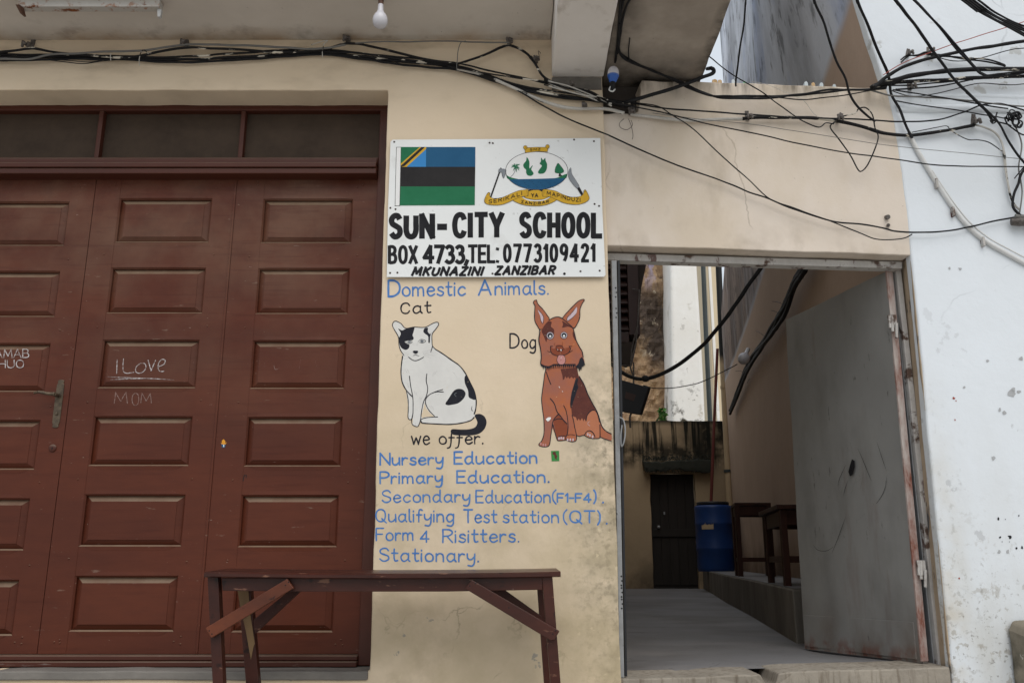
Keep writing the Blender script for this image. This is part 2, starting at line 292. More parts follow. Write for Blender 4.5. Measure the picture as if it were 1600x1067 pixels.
M['cable_grey'] = mat('grey_cable', (.17, .165, .155, 1), (.1, .1, .095, 1), vs=24, vamt=.5, rough=.6)
M['cable_white'] = mat('limewashed_cable', (.55, .53, .49, 1), (.33, .31, .28, 1), vs=14, vamt=.7, rough=.8, layers=[('#171513', 13, .57, .6, dict(st=(.5, 1, 1)))])
M['wire_red'] = mat('red_wire', (.30, .06, .04, 1), rough=.5)
M['conduit'] = mat('white_conduit', (.64, .645, .64, 1), (.5, .49, .47, 1), vs=9, vamt=.5, rough=.6)
M['clamp'] = mat('rusty_clamp_steel', (.045, .034, .03, 1), (.26, .24, .22, 1), vs=60, vamt=.55, rough=.7, bump=.5, bs=80)
M['rust_white'] = mat('rusting_white_enamel', (.45, .43, .40, 1), (.36, .34, .31, 1), vs=8, vamt=.5, rough=.6, bump=.3, bs=60, layers=[('#6b3a18', 15, .56, .61, dict(st=(.6, 1, 1))), ('#8a5630', 28, .56, .64, dict(off=(3, 3, 3), amt=.7))])
M['bulb'] = mat('milky_bulb_glass', (.52, .51, .54, 1), rough=.25, spec=.35)
M['bulb_cap'] = mat('bulb_collar', (.5, .5, .49, 1), (.3, .3, .3, 1), vs=40, rough=.4)
M['brown_rust'] = mat('brown_holder', (.07, .035, .025, 1), (.16, .08, .05, 1), vs=60, rough=.6)
M['blue_pl'] = mat('blue_plastic', (.012, .085, .36, 1), rough=.35, spec=.5)
M['brass'] = mat('tarnished_brass', (.14, .105, .07, 1), (.045, .034, .026, 1), vs=40, vamt=.8, rough=.42, metal=.45, bump=.3, bs=160)
M['chalk'] = mat('white_chalk', (.62, .60, .60, 1), (.12, .05, .035, 1), vs=90, vamt=1.0, rough=.95)
M['chalk_faint'] = mat('faint_chalk', (.30, .22, .20, 1), (.11, .04, .027, 1), vs=120, vamt=1.0, rough=.95)
M['barrel'] = mat('blue_barrel_plastic', (.006, .038, .16, 1), (.004, .022, .09, 1), vs=3, vamt=.6, rough=.45, spec=.4, bump=.1, bs=20)
M['barrel_lid'] = mat('black_barrel_lid', (.016, .017, .02, 1), rough=.5)
M['mould'] = mat('mouldy_cream_plaster', (.38, .285, .18, 1), (.29, .215, .135, 1), vs=.9, vamt=.5, rough=.95, bump=.4, bs=12, bd=.01, layers=[
    ('#10110d', 7, .47, .56, dict(mask=[(2, 2.4, 2.9)], st=(1.5, 1, .07), amt=.95)),
    ('#10110d', 4, .36, .56, dict(mask=[(2, 2.42, 2.62), (2, 3.1, 2.8)], amt=.9, off=(2, 8, 1))),
    ('#10120d', 1.6, .36, .52, dict(mask=[(0, 3.0, 3.6), (2, 2.3, 2.7)], amt=.95, off=(3, 3, 3))),
    ('#10120d', 3, .3, .52, dict(mask=[(2, 3.25, 3.35)], amt=.95)),
    ('#1d1813', 2, .3, .6, dict(mask=[(2, 1.2, .3)], amt=.75, off=(9, 2, 1)))])
M['mould_dark'] = mat('black_mould', (.02, .022, .017, 1), (.045, .045, .035, 1), vs=4, vamt=.6, rough=.95, bump=.6, bs=20, bd=.01)
M['olddoor'] = mat('dark_plank_wood', (.021, .016, .013, 1), (.011, .009, .007, 1), vs=4, vamt=.7, rough=.7, stretch=(3, 1, .2), bump=.3, bs=12)
M['rock'] = mat('crumbling_coral_rag', (.62, .43, .25, 1), (.30, .19, .12, 1), vs=3.2, vamt=.9, rough=.95, bump=1.0, bs=7, bd=.12, layers=[
    ('#4a413d', 1.1, .40, .55, dict(mask=[(2, 8.2, 7.6), (2, 5.2, 6.0)], amt=.9, st=(1, 1, .7))),
    ('#b0aac8', 1.6, .56, .62, dict(mask=[(2, 7.8, 8.6)], st=(1.4, 1, .4), amt=.8)),
    ('#33211c', 2.6, .52, .6, dict(mask=[(2, 7.4, 8.4)], st=(1.2, 1, .6), off=(2, 2, 5))),
    ('#e0d0b8', 3.4, .60, .66, dict(amt=.8, off=(5, 5, 1)))])
M['farwhite'] = mat('patchy_white_render', (.80, .79, .76, 1), (.70, .67, .61, 1), vs=.9, vamt=.6, rough=.92, bump=.3, bs=8, bd=.02, layers=[
    ('#3f3a30', 1.3, .53, .58, dict(mask=[(2, 5.4, 4.2)], off=(1, 0, 4))),
    ('#8c7d5c', 1.2, .57, .62, dict(mask=[(2, 9, 5)], off=(6, 0, 0), amt=.7)),
    ('#5c5142', 5, .63, .66, dict(mask=[(2, 8, 4)], amt=.7))])
M['farcream'] = mat('far_cream_render', (.62, .52, .36, 1), (.5, .42, .3, 1), vs=.8, rough=.9)
M['shutter'] = mat('dark_brown_shutter_paint', (.042, .017, .013, 1), (.025, .012, .01, 1), vs=5, rough=.5, spec=.4)
M['shutwall'] = mat('sooty_brown_board', (.032, .022, .018, 1), (.06, .045, .036, 1), vs=3, rough=.8)
M['pipe'] = mat('cream_pipe', (.45, .34, .21, 1), (.33, .24, .15, 1), vs=2, rough=.6, layers=[('#0f100e', 2, -1, -.5, dict(mask=[(2, 4.30, 4.48)]))])
M['pipe_dark'] = mat('dark_green_pipe', (.05, .062, .062, 1), (.03, .036, .036, 1), vs=2, rough=.5)
M['pipe_red'] = mat('rusty_red_pole_paint', (.13, .028, .022, 1), (.08, .02, .018, 1), vs=3, rough=.6)
M['stub'] = mat('mouldy_concrete', (.26, .225, .175, 1), (.13, .115, .085, 1), vs=6, vamt=.8, rough=.95, bump=.6, bs=30, bd=.006, layers=[('#20221a', 7, .4, .58, dict(mask=[(2, .52, .28)])), ('#d8d4cc', 12, .64, .67, {})])
M['leaf'] = mat('leaf_green', (.07, .19, .03, 1), (.04, .11, .02, 1), vs=30, rough=.6)
M['sticker'] = mat('green_sticker_paper', (.035, .24, .05, 1), (.02, .15, .035, 1), vs=40, rough=.6)
M['glass_g'] = mat('green_glass', (.02, .22, .06, 1), rough=.12, spec=.8)
M['glass_a'] = mat('amber_glass', (.42, .22, .02, 1), (.2, .1, .01, 1), vs=40, rough=.15, spec=.8)
M['glass_c'] = mat('clear_glass_shard', (.33, .38, .40, 1), rough=.1, spec=.8)
M['flake'] = mat('bare_render_flake', (.40, .41, .42, 1), (.30, .30, .30, 1), vs=30, rough=.95)
M['screw'] = mat('rusty_screw', (.05, .035, .03, 1), (.12, .1, .09, 1), vs=80, rough=.6)
M['thin_orange'] = mat('orange_ink', (.65, .28, .02, 1), rough=.6)

# ------------------------------------------------------------------ flat painting on walls (strokes and fills in photo pixels, laid on the wall plane)
def cr(pts, closed=False, k=6):
    if len(pts) < 3: return list(pts)
    P = list(pts); n = len(P); out = []
    for i in range(n if closed else n - 1):
        p0 = P[(i - 1) % n] if (closed or i > 0) else P[0]
        p1 = P[i]; p2 = P[(i + 1) % n]
        p3 = P[(i + 2) % n] if (closed or i + 2 < n) else P[-1]
        for j in range(k):
            t = j / k
            out.append(tuple(.5 * (2 * b + (c - a) * t + (2 * a - 5 * b + 4 * c - d) * t * t + (-a + 3 * b - 3 * c + d) * t ** 3) for a, b, c, d in zip(p0, p1, p2, p3)))
    if not closed: out.append(P[-1])
    return out
class Flat:
    """collects fills and strokes; each new one lies a hair in front of the last"""
    def __init__(s, proj, off, step=.00012, cycle=9999): s.mb = MB(); s.proj = proj; s.off = off; s.step = step; s.n = 0; s.cycle = cycle
    def lay(s): s.n += 1; return s.off - s.step * (s.n % s.cycle)
    def fill(s, pts, mi=0):
        o = s.lay(); tri = tessellate_polygon([[Vector((p[0], p[1], 0)) for p in pts]])
        s.mb.add([s.proj(p[0], p[1], o) for p in pts], [tuple(t) for t in tri], mi)
    def blob(s, pts, mi=0, k=5): s.fill(cr(pts, True, k), mi)
    def stroke(s, pts, wd, mi=0, closed=False, cap='r', taper=0, vary=.24, sq=.5):
        P = [Vector((p[0], p[1])) for p in pts]; Q = [P[0]]
        for p in P[1:]:
            if (p - Q[-1]).length > .02: Q.append(p)
        if closed and (Q[0] - Q[-1]).length < .3: Q.pop()
        n = len(Q)
        if n < 2: return
        if cap == 's' and not closed:
            Q[0] = Q[0] + (Q[0] - Q[1]).normalized() * wd * sq; Q[-1] = Q[-1] + (Q[-1] - Q[-2]).normalized() * wd * sq
        o = s.lay(); Lf = []; Rt = []
        for i in range(n):
            a = Q[i - 1] if (i > 0 or closed) else Q[i]; b = Q[(i + 1) % n] if (i < n - 1 or closed) else Q[i]
            d1 = (Q[i] - a); d2 = (b - Q[i])
            d1 = d1.normalized() if d1.length > 1e-6 else d2.normalized(); d2 = d2.normalized() if d2.length > 1e-6 else d1
            t = d1 + d2; t = t.normalized() if t.length > 1e-3 else d1
            nn = Vector((-t.y, t.x)); m = 1 / max(.55, nn.dot(Vector((-d1.y, d1.x))))
            h = wd / 2 * (1 + vary * mnoise.noise(Vector((Q[i].x * .13, Q[i].y * .13, s.n))))
            if taper: u = i / (n - 1); h *= max(.12, min(1, min(u, 1 - u) * 2 / taper + .12)) if taper > 0 else 1
            Lf.append(Q[i] + nn * h * m); Rt.append(Q[i] - nn * h * m)
        vs = Lf + Rt; fs = [(i, (i + 1) % n, (i + 1) % n + n, i + n) for i in range(n if closed else n - 1)]
        if cap == 'r' and not closed:
            for e, sgn in ((0, 1), (n - 1, -1)):
                c = (Lf[e] + Rt[e]) / 2; r0 = Lf[e] - c; b = len(vs); k = 5
                arc = []
                for j in range(1, k):
                    an = PI * j / k * sgn; arc.append(c + Vector((r0.x * math.cos(an) - r0.y * math.sin(an), r0.x * math.sin(an) + r0.y * math.cos(an))))
                vs += arc; fs.append(tuple([e] + list(range(b, b + k - 1)) + [e + n]))
        s.mb.add([s.proj(p.x, p.y, o) for p in vs], fs, mi)
    def curve(s, pts, wd, mi=0, **k): s.stroke(cr(pts, k.get('closed', False)), wd, mi, **k)
    def text(s, txt, x0, x1, y0, y1, h, wd, mi=0, cap='r', slant=0, hl=None, gap=.17, sq=.35, arc=None):
        """txt from x0 to x1, baseline y0 -> y1 (pixels), capital height h"""
        adv = []; x = 0
        for ch in txt:
            g = GL[ch]; adv.append(x); x += g[0] + gap
        tot = x - gap; k = (x1 - x0) / max(tot, .01)
        def mp(gx, gy, ox):
            u = (gx + ox) * k; f = u / (x1 - x0) if x1 != x0 else 0
            yy = y0 + (y1 - y0) * f
            if arc: yy += arc(f)
            return (x0 + u + slant * gy * h, yy - gy * h)
        for ch, ox in zip(txt, adv):
            for (kind, pts) in GL[ch][1]:
                if kind == 'L':
                    for a, b in zip(pts[:-1], pts[1:]):
                        if cap == 'r':
                            jit = .012
                            m_ = ((a[0] + b[0]) / 2 + random.uniform(-jit, jit), (a[1] + b[1]) / 2 + random.uniform(-jit, jit))
                            s.stroke(cr([mp(*a, ox), mp(*m_, ox), mp(*b, ox)], k=3), wd, mi, cap=cap)
                        else: s.stroke([mp(*a, ox), mp(*b, ox)], wd, mi, cap=cap, sq=sq, vary=.0)
                else:
                    cl = kind == 'O'; Q = [mp(px_, py_, ox) for px_, py_ in pts]
                    s.stroke(cr(Q[:-1] if cl else Q, cl, 6), wd, mi, closed=cl, cap=cap, sq=.0, vary=.26 if cap == 'r' else .03)
    def build(s, name, mats, parent): return s.mb.build(name, mats, parent, fix=False)
_src = """A .7 L0,0 .35,1 .7,0|L.12,.34 .58,.34
B .58 L0,0 0,1|C0,1 .33,.99 .5,.86 .48,.66 .3,.53 .02,.53|C.3,.53 .5,.46 .58,.27 .5,.07 .3,.01 0,0
C .62 C.61,.76 .5,.96 .3,1 .1,.86 .02,.5 .1,.14 .3,0 .5,.04 .61,.24
D .64 L0,0 0,1|C0,1 .3,.98 .55,.8 .63,.5 .55,.2 .3,.02 0,0
E .48 L.48,1 0,1|L0,1 0,0|L0,0 .48,0|L0,.52 .42,.52
F .48 L.48,1 0,1|L0,1 0,0|L0,.52 .4,.52
H .56 L0,0 0,1|L.56,0 .56,1|L0,.5 .56,.5
I .02 L0,0 0,1
K .56 L0,0 0,1|L.54,1 0,.42|L.17,.58 .56,0
L .46 L0,1 0,0|L0,0 .46,0
M .8 L0,0 .08,1|L.08,1 .4,.2|L.4,.2 .72,1|L.72,1 .8,0
N .62 L0,0 0,1|L0,1 .62,0|L.62,0 .62,1
O .64 O.33,1 .1,.86 .02,.5 .1,.14 .33,0 .56,.14 .63,.5 .56,.86 .33,1
P .54 L0,0 0,1|C0,1 .33,.99 .52,.87 .53,.65 .35,.5 0,.47
Q .68 O.33,1 .1,.86 .02,.5 .1,.14 .33,0 .56,.14 .63,.5 .56,.86 .33,1|L.4,.25 .7,-.1
R .56 L0,0 0,1|C0,1 .33,.99 .52,.87 .53,.68 .35,.52 0,.48|L.24,.49 .56,0
S .55 C.52,.82 .4,.98 .2,.98 .04,.83 .08,.62 .3,.5 .5,.38 .53,.17 .38,.02 .18,.01 .02,.17
T .58 L0,1 .58,1|L.29,1 .29,0
U .58 C0,1 0,.65 0,.3 .1,.07 .29,0 .48,.07 .58,.3 .58,.65 .58,1
V .6 L0,1 .3,0|L.3,0 .6,1
X .58 L0,1 .58,0|L.58,1 0,0
Y .62 L0,1 .31,.45|L.62,1 .31,.45|L.31,.45 .31,0
Z .54 L0,1 .54,1|L.54,1 0,0|L0,0 .54,0
0 .5 O.25,1 .08,.86 .02,.5 .08,.14 .25,0 .42,.14 .49,.5 .42,.86 .25,1
1 .16 L0,.78 .16,1|L.16,1 .16,0
2 .5 C.02,.76 .1,.95 .27,1 .45,.9 .46,.68 .3,.4 .02,0|L.02,0 .5,0
3 .5 C.02,.85 .2,1 .41,.93 .44,.7 .3,.55 .17,.53|C.2,.53 .42,.48 .5,.25 .38,.04 .18,0 0,.14
4 .56 L.4,0 .4,1|L.4,1 0,.3|L0,.3 .56,.3
7 .5 L0,1 .5,1|L.5,1 .18,0
9 .5 C.47,.7 .38,.5 .22,.45 .05,.56 .03,.8 .15,.97 .33,.98 .47,.84 .48,.6 .42,.25 .28,0
a .54 C.45,.5 .3,.62 .12,.55 .02,.3 .1,.05 .25,0 .43,.17|L.46,.6 .45,.12|L.45,.12 .54,0
c .45 C.43,.5 .3,.61 .12,.53 .02,.3 .1,.07 .26,0 .44,.12
d .54 C.45,.5 .3,.62 .12,.55 .02,.3 .1,.05 .25,0 .43,.17|L.46,1 .45,.12|L.45,.12 .54,0
e .46 C.03,.31 .42,.36 .4,.52 .25,.62 .1,.53 .02,.28 .12,.04 .28,0 .46,.12
f .34 C.36,.92 .27,1 .17,.92 .14,.6 .14,0|L0,.56 .33,.56
p .36 C.42,.98 .32,1.08 .2,1.0 .15,.6 .13,.1 .06,-.25 -.1,-.34|L0,.52 .34,.52
g .48 C.45,.5 .3,.62 .12,.55 .02,.3 .1,.05 .25,0 .43,.17|C.46,.6 .46,.1 .43,-.22 .28,-.36 .05,-.3
i .04 L0,.6 0,0|L0,.82 0,.87
l .1 C0,1 0,.5 0,.2 .04,.03 .12,0
m .7 L0,.6 0,0|C0,.4 .1,.58 .24,.58 .31,.42 .32,0|C.32,.42 .43,.59 .58,.58 .64,.42 .66,0
n .44 L0,.6 0,0|C0,.4 .14,.6 .32,.58 .4,.42 .42,0
o .48 O.24,.62 .07,.5 .02,.3 .08,.08 .24,0 .42,.08 .47,.3 .41,.5 .24,.62
r .32 L0,.6 0,0|C0,.36 .1,.54 .2,.6 .32,.55
s .38 C.36,.52 .25,.62 .08,.56 .07,.4 .22,.32 .37,.22 .33,.05 .18,0 .01,.1
t .34 C.14,.95 .13,.5 .14,.2 .2,.02 .34,.05|L0,.62 .34,.62
u .46 C0,.6 0,.3 .02,.12 .12,0 .26,.02 .42,.2|L.44,.6 .46,0
w .66 L0,.6 .16,0|L.16,0 .33,.48|L.33,.48 .5,0|L.5,0 .66,.6
y .44 C0,.6 .02,.3 .13,.16 .28,.2 .42,.4|C.44,.6 .43,.2 .4,-.15 .28,-.34 .05,-.3
. .06 L.02,.0 .03,.03
, .08 L.08,.1 -.02,-.14
: .06 L.02,.0 .03,.03|L.02,.78 .03,.81
- .3 L0,.48 .3,.48
( .14 C.16,1.05 .03,.75 .03,.25 .16,-.1
) .14 C0,1.05 .13,.75 .13,.25 0,-.1"""
GL = {' ': (.3, [])}
for ln in _src.split("\n"):
    ch, rest = ln[0], ln[2:]; wd_, body = rest.split(" ", 1)
    GL[ch] = (float(wd_), [(st[0], [tuple(float(q) for q in p.split(",")) for p in st[1:].split()]) for st in body.split("|")])

def c3s(pts, n=6): return [Vector(p) for p in cr([tuple(p) for p in pts], False, n)]
# ================================================================== SETTING
g = MB(); g.quad((-400, -400, 0), (400, -400, 0), (400, 400, 0), (-400, 400, 0)); tag(g.build('street_ground', M['street']), kind='structure')

# ================================================================== SCHOOL BUILDING
Z_SILL, Z_LINT, Z_SOF, Z_BEAM = .336, 3.128, 3.415, 3.199
XL, XR = -3.10, .465
school = empty('school_building', (-.08, .2, 0), 'cream school building with brown doors, painted wall and overhanging slab', 'building')
o_ = [(-4.6, 0, 0), (XR + .004, 0, 0), (XR - .006, 0, 3.0), (XR - .006, 0, 3.7), (-4.6, 0, 3.7), ]
o_ = [(-4.6, 0, 0), (.472, 0, 0), (.461, 0, 3.7), (-4.6, 0, 3.7), (-4.6, 0, Z_LINT), (-.634, 0, Z_LINT), (-.616, 0, Z_SILL), (-4.6, 0, Z_SILL)]
MB().extr(wob(o_, .05, .004), (0, .42, 0)).build('wall', M['cream'], school, bevel=.007, seg=3)
MB().box(-4.6, -2.96, .02, .4, Z_SILL, Z_LINT).build('side_wall_panel', M['cream'], school)
MB().extr(wob([(-4.6, 0, Z_SOF), (.20, 0, Z_SOF), (.20, -.40, Z_SOF), (-4.6, -.40, Z_SOF)], .08, .003), (0, 0, .16)).build('overhang_slab', M['soffit'], school, bevel=.006)
MB().extr(wob([(.204, 0, Z_BEAM), (.470, 0, Z_BEAM), (.470, -.72, Z_BEAM), (.204, -.72, Z_BEAM)], .07, .004), (0, 0, .38)).build('beam', M['beam'], school, bevel=.01, seg=3)
MB().extr(wob([(.204, -.006, 3.128), (.458, -.006, 3.128), (.458, -.006, Z_BEAM - .003), (.204, -.006, Z_BEAM - .003)], .04, .006), (0, .03, 0)).build('beam_strip', M['pad'], school)  # thin darker grey strip on the wall below the beam
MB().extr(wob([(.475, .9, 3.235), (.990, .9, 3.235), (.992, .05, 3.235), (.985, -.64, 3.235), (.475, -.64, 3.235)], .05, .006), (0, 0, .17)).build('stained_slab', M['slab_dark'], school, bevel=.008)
MB().box(.455, .70, .15, .6, 2.9, 3.233).build('dark_recess', M['niche'], school)  # very dark block closing the back of the notch beside the pillar
# concrete sill under the doors
MB().extr(wob([(-4.6, -.012, .3), (-.622, -.012, .3), (-.622, -.012, .337), (-4.6, -.012, .337)], .06, .004), (0, .25, 0)).build('concrete_sill', M['sill'], school, bevel=.006)
# door frame: jambs, head, transom bar with mouldings, bottom rail, mullions
YF, YL = .155, .185
TR0, TR1 = 2.739, 2.829                                   # transom bar
f = MB()
f.box(-2.96, -.6, YF, .34, 3.098, 3.142)
f.box(-2.955, -2.893, YF + .002, .33, .34, 3.098); f.box(-.695, -.6, YF + .002, .33, .34, 3.098)
f.box(-2.893, -.695, YF - .002, .30, 2.806, 2.829); f.box(-2.893, -.695, .116, .28, 2.778, 2.804); f.box(-2.893, -.695, .098, .28, 2.749, 2.775); f.box(-2.893, -.695, .108, .28, 2.717, 2.747)
f.box(-2.893, -.695, YF - .035, .30, .338, .362); f.box(-2.893, -.695, YF - .018, .30, .364, .386)
mull = []
for px in (153.5, 377): x = atY(px, 212, YF).x; f.box(x - .012, x + .012, YF + .004, .30, 2.829, 3.098); mull.append(x)
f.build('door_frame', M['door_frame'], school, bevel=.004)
xs = [-2.893] + [v for x in mull for v in (x - .012, x + .012)] + [-.695]
for i in range(3):
    MB().box(xs[2 * i], xs[2 * i + 1], YF + .04, YF + .055, 2.829, 3.098).build('transom_pane', M['pane'], school)

# folding door leaves with six raised panels each
ROWS = [(2.614, 2.372), (2.237, 1.996), (1.861, 1.616), (1.478, 1.238), (1.104, .863), (.731, .484)]
def ring(mb, A, ya, B, yb):                                # four faces between two rectangles (x0,x1,z0,z1)
    a = [(A[0], ya, A[2]), (A[1], ya, A[2]), (A[1], ya, A[3]), (A[0], ya, A[3])]; b = [(B[0], yb, B[2]), (B[1], yb, B[2]), (B[1], yb, B[3]), (B[0], yb, B[3])]
    for i in range(4): j = (i + 1) % 4; mb.quad(a[i], a[j], b[j], b[i])
def inset(r, d): return (r[0] + d, r[1] - d, r[2] + d, r[3] - d)
def door_leaf(x0, x1, p0, p1, dz):
    mb = MB(); Y = YL; z0, z1 = .388, TR0 - .001
    mb.quad((x0, Y, z0), (p0, Y, z0), (p0, Y, z1), (x0, Y, z1)); mb.quad((p1, Y, z0), (x1, Y, z0), (x1, Y, z1), (p1, Y, z1))
    mb.quad((x0, Y, z0), (x0, Y, z1), (x0, Y + .045, z1), (x0, Y + .045, z0)); mb.quad((x1, Y, z0), (x1, Y, z1), (x1, Y + .045, z1), (x1, Y + .045, z0))
    mb.quad((x0, Y, z0), (x1, Y, z0), (x1, Y + .04, z0), (x0, Y + .04, z0))
    zz = z1; Yr = Y + .0014
    for (a, b) in ROWS + [(z0 - dz, None)]:
        mb.quad((p0, Yr, a + dz), (p1, Yr, a + dz), (p1, Yr, zz), (p0, Yr, zz))
        for px in (p0, p1): mb.quad((px, Y, a + dz), (px, Yr, a + dz), (px, Yr, zz), (px, Y, zz))
        if b is None: break
        o = (p0, p1, b + dz, a + dz)
        ring(mb, o, Y + .0005, inset(o, .007), Y + .008); ring(mb, inset(o, .007), Y + .008, inset(o, .007), Y + .040)
        zz = b + dz
    # stopped chamfers on the rails, pegs at the joints
    for (a, b) in ROWS:
        for zc, s in ((a + dz + .011, 1), (b + dz - .011, -1)):
            q = [(p0 + .03, Y - .0005, zc - .010 * s), (p1 - .03, Y - .0005, zc - .010 * s), (p1 - .065, Y + .001, zc + .0075 * s), (p0 + .065, Y + .001, zc + .0075 * s)]
            mb.extr(q, (0, .006, 0))
    zr = [z1 - .06] + [(ROWS[i][1] + ROWS[i + 1][0]) / 2 + dz for i in range(5)] + [.435]
    for k, z in enumerate(zr):
        for x in ((x0 + p0) / 2 + .025, (x1 + p1) / 2 - .025):
            for q in ([(0, 0)] if 0 < k < 6 else [(-.018, 0), (.012, 0), (.008, .02)]):
                mb.lathe((x + q[0] + random.uniform(-.006, .006), Y - .0016, z + q[1] + random.uniform(-.01, .01)), (0, 1, 0), [(-.0005, .0028), (.001, .0045), (.004, .0048)], 8)
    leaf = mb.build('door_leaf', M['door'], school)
    for (a, b) in ROWS:
        pm = MB(); r = (p0 + .0068, p1 - .0068, b + dz + .0068, a + dz - .0068); yb = Y + .021
        i1 = (r[0] + .030, r[1] - .032, r[2] + .024, r[3] - .026)
        ring(pm, r, yb, i1, Y + .005); i2 = inset(i1, .0022); ring(pm, i1, Y + .005, inset(i1, .0004), Y + .0025)
        i3 = inset(i1, .0004); pm.quad((i3[0], Y + .0025, i3[2]), (i3[1], Y + .0025, i3[2]), (i3[1], Y + .0025, i3[3]), (i3[0], Y + .0025, i3[3]))
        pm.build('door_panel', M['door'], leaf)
    return leaf
leaf1 = door_leaf(-2.892, -2.1622, -2.76, -2.285, -.018)
leaf2 = door_leaf(-2.1588, -1.4415, -2.030, -1.549, 0)
leaf3 = door_leaf(-1.4275, -.6965, -1.285, -.82, -.003)
MB().box(-1.4405, -1.4285, YL - .004, YL + .03, .388, TR0).build('cover_strip', M['door'], leaf2, bevel=.002)
MB().box(-2.89, -.70, YL + .052, YL + .07, .36, 2.78).build('door_backing', M['olddoor'], school)
# handle, lock
h = MB(); tp = atY(95.5, 593, YL - .004); bt = atY(86, 668, YL - .004); ax = (tp - bt).normalized(); ln_ = (tp - bt).length
prof = [(-.5, .006), (-.48, .016), (-.44, .013), (-.4, .0175), (-.3, .0185), (0, .0185), (.3, .0185), (.4, .0175), (.43, .013), (.47, .016), (.49, .012), (.5, .004)]
mid = (tp + bt) / 2; pts = [mid + ax * ln_ * a + Vector((b, 0, 0)) for a, b in prof] + [mid + ax * ln_ * a - Vector((b, 0, 0)) for a, b in reversed(prof)]
h.extr(pts, (0, .006, 0))
sp = atY(91, 618, YL - .01); h.tube([sp, sp + Vector((0, -.04, 0))], .010, 12)
e = atY(54, 614, YL - .048); h.tube([sp + Vector((.004, -.04, 0)), sp + Vector((-.03, -.043, .002)), sp.lerp(e, .7) + Vector((0, -.03, .004)), e], .0075, 10, rr=[.0095, .008, .0075, .006])
kc = atY(88, 646, YL - .006); h.lathe(kc, (0, -1, 0), [(0, .008), (.004, .008), (.004, .003)], 12)
h.build('door_handle', M['brass'], leaf1, bevel=.0015)
k = MB(); c = atY(82.5, 700, YL); k.lathe(c, (0, -1, 0), [(0, .018), (.004, .018), (.006, .0155), (.006, .001)], 20); k.build('door_lock', M['door_frame'], leaf1)
MB().box(c.x - .002, c.x + .002, c.y - .0075, c.y - .006, c.z - .006, c.z + .004).build('keyhole', M['ink'], leaf1)
# chalk writing
pf = lambda px, py, o: atY(px, py, o)
t = Flat(pf, YL + .0018)
t.text('AMAB', -8, 45, 559, 558.5, 13, 1.5); t.text('HUO', -2, 37, 574.5, 574.5, 12, 1.5); t.build('chalk_writing', M['chalk'], leaf1)
t = Flat(pf, YL + .0018)
for ps in ([(183, 562), (182.3, 583.5)], [(193, 561), (192, 574), (193.5, 581), (199, 583), (209, 581.5)], [(218.5, 568), (213, 573), (212, 580), (217, 583), (224, 580.5), (228, 574), (226, 568), (219, 567.5)], [(231.5, 563), (236, 579)], [(236, 579), (243, 563)], [(247, 573), (256, 569), (258, 563), (253, 561.5), (248, 567), (247, 575), (250, 580), (256, 580)]):
    t.curve(ps, 1.3, 0)
t.curve([(167, 588.5), (200, 590), (240, 591.5), (272, 593.5)], 1.1, 0, taper=.6); t.curve([(172, 593), (200, 592), (235, 591)], .9, 0, taper=.6)
t.build('chalk_writing', M['chalk'], leaf2)
t = Flat(pf, YL + .0009)
t.text('M', 178.5, 199, 630, 630, 17, 1.3); t.text('O', 206, 217, 633.5, 633, 19, 1.2); t.text('M', 220, 236.5, 629, 630, 15, 1.2); t.build('chalk_writing', M['chalk_faint'], leaf2)
t = Flat(pf, YL + .0009); t.curve([(382, 742), (380.5, 747), (380, 751)], 1.2); t.curve([(382, 743), (385, 742), (384.5, 746)], 1.0); t.build('pen_mark', M['ink'], leaf3)
for ps in ([(405, 563), (404, 575)], [(412, 575), (414, 566)], [(428, 570), (430, 577), (437, 575)], [(470, 560), (467, 578)], [(492, 563), (496, 575)]): t = Flat(pf, YL + .0018); t.curve(ps, .8, 0, taper=.5); t.build('chalk_scratch', M['chalk_faint'], leaf3)

# ------------------------------------------------------------------ lettering on the pillar
pw = lambda px, py, o: atY(px, py, o)
def letters(items, m, name='painted_lettering'):
    for it in items:
        t = Flat(pw, -.0006, step=.00004, cycle=24); t.text(*it[:7], **(it[7] if len(it) > 7 else {})); t.build(name, M[m], school)
B = dict()
letters([('D', 607, 625, 463.5, 462.5, 25, 3.2), ('omestic', 628.5, 727, 462.5, 461.5, 22, 2.7), ('A', 748, 767, 461, 460.5, 23, 3.0), ('nimals.', 774, 857, 460.5, 459.5, 21, 2.6)], 'blue')
letters([('C', 626, 640, 490, 489.5, 16, 2.4), ('at', 645, 673, 489.5, 488.5, 18, 2.4)], 'black')
letters([('D', 797, 811, 543.5, 543.5, 22, 2.5), ('og', 815, 837, 544, 544, 21, 2.4)], 'black')
letters([('we', 643, 671, 694, 694, 21, 2.3), ('opper.', 686, 755, 693.5, 693, 19, 2.4)], 'black')
letters([('Nursery', 594, 692, 726, 725.5, 18, 2.8), ('Education', 710, 839, 724.5, 723, 18.5, 2.8)], 'blue')
letters([('Primary', 594, 691, 755, 754, 18, 2.7), ('Education.', 714, 858, 754, 753, 18.5, 2.7)], 'blue')
letters([('Secondary', 597, 734, 784.5, 783.5, 18.5, 2.4), ('Education', 744, 860, 785, 784.5, 19, 2.4), ('(', 863, 868, 785, 785, 19, 2.4), ('F1-F4', 871, 923, 784, 784, 13, 2.6), (').', 928, 943, 784.5, 785, 18, 2.6, dict(gap=.5))], 'blue')
letters([('Qualifying', 587, 709, 814.5, 814.5, 19, 2.4), ('Test', 725, 776, 816, 816, 20, 2.5), ('station', 786, 873, 816, 816, 19, 2.4), ('(', 880, 885, 817, 817, 20, 2.4), ('QT', 890, 929, 816, 816, 18, 2.6), (').', 934, 949, 817.5, 818, 19, 2.6, dict(gap=.4))], 'blue')
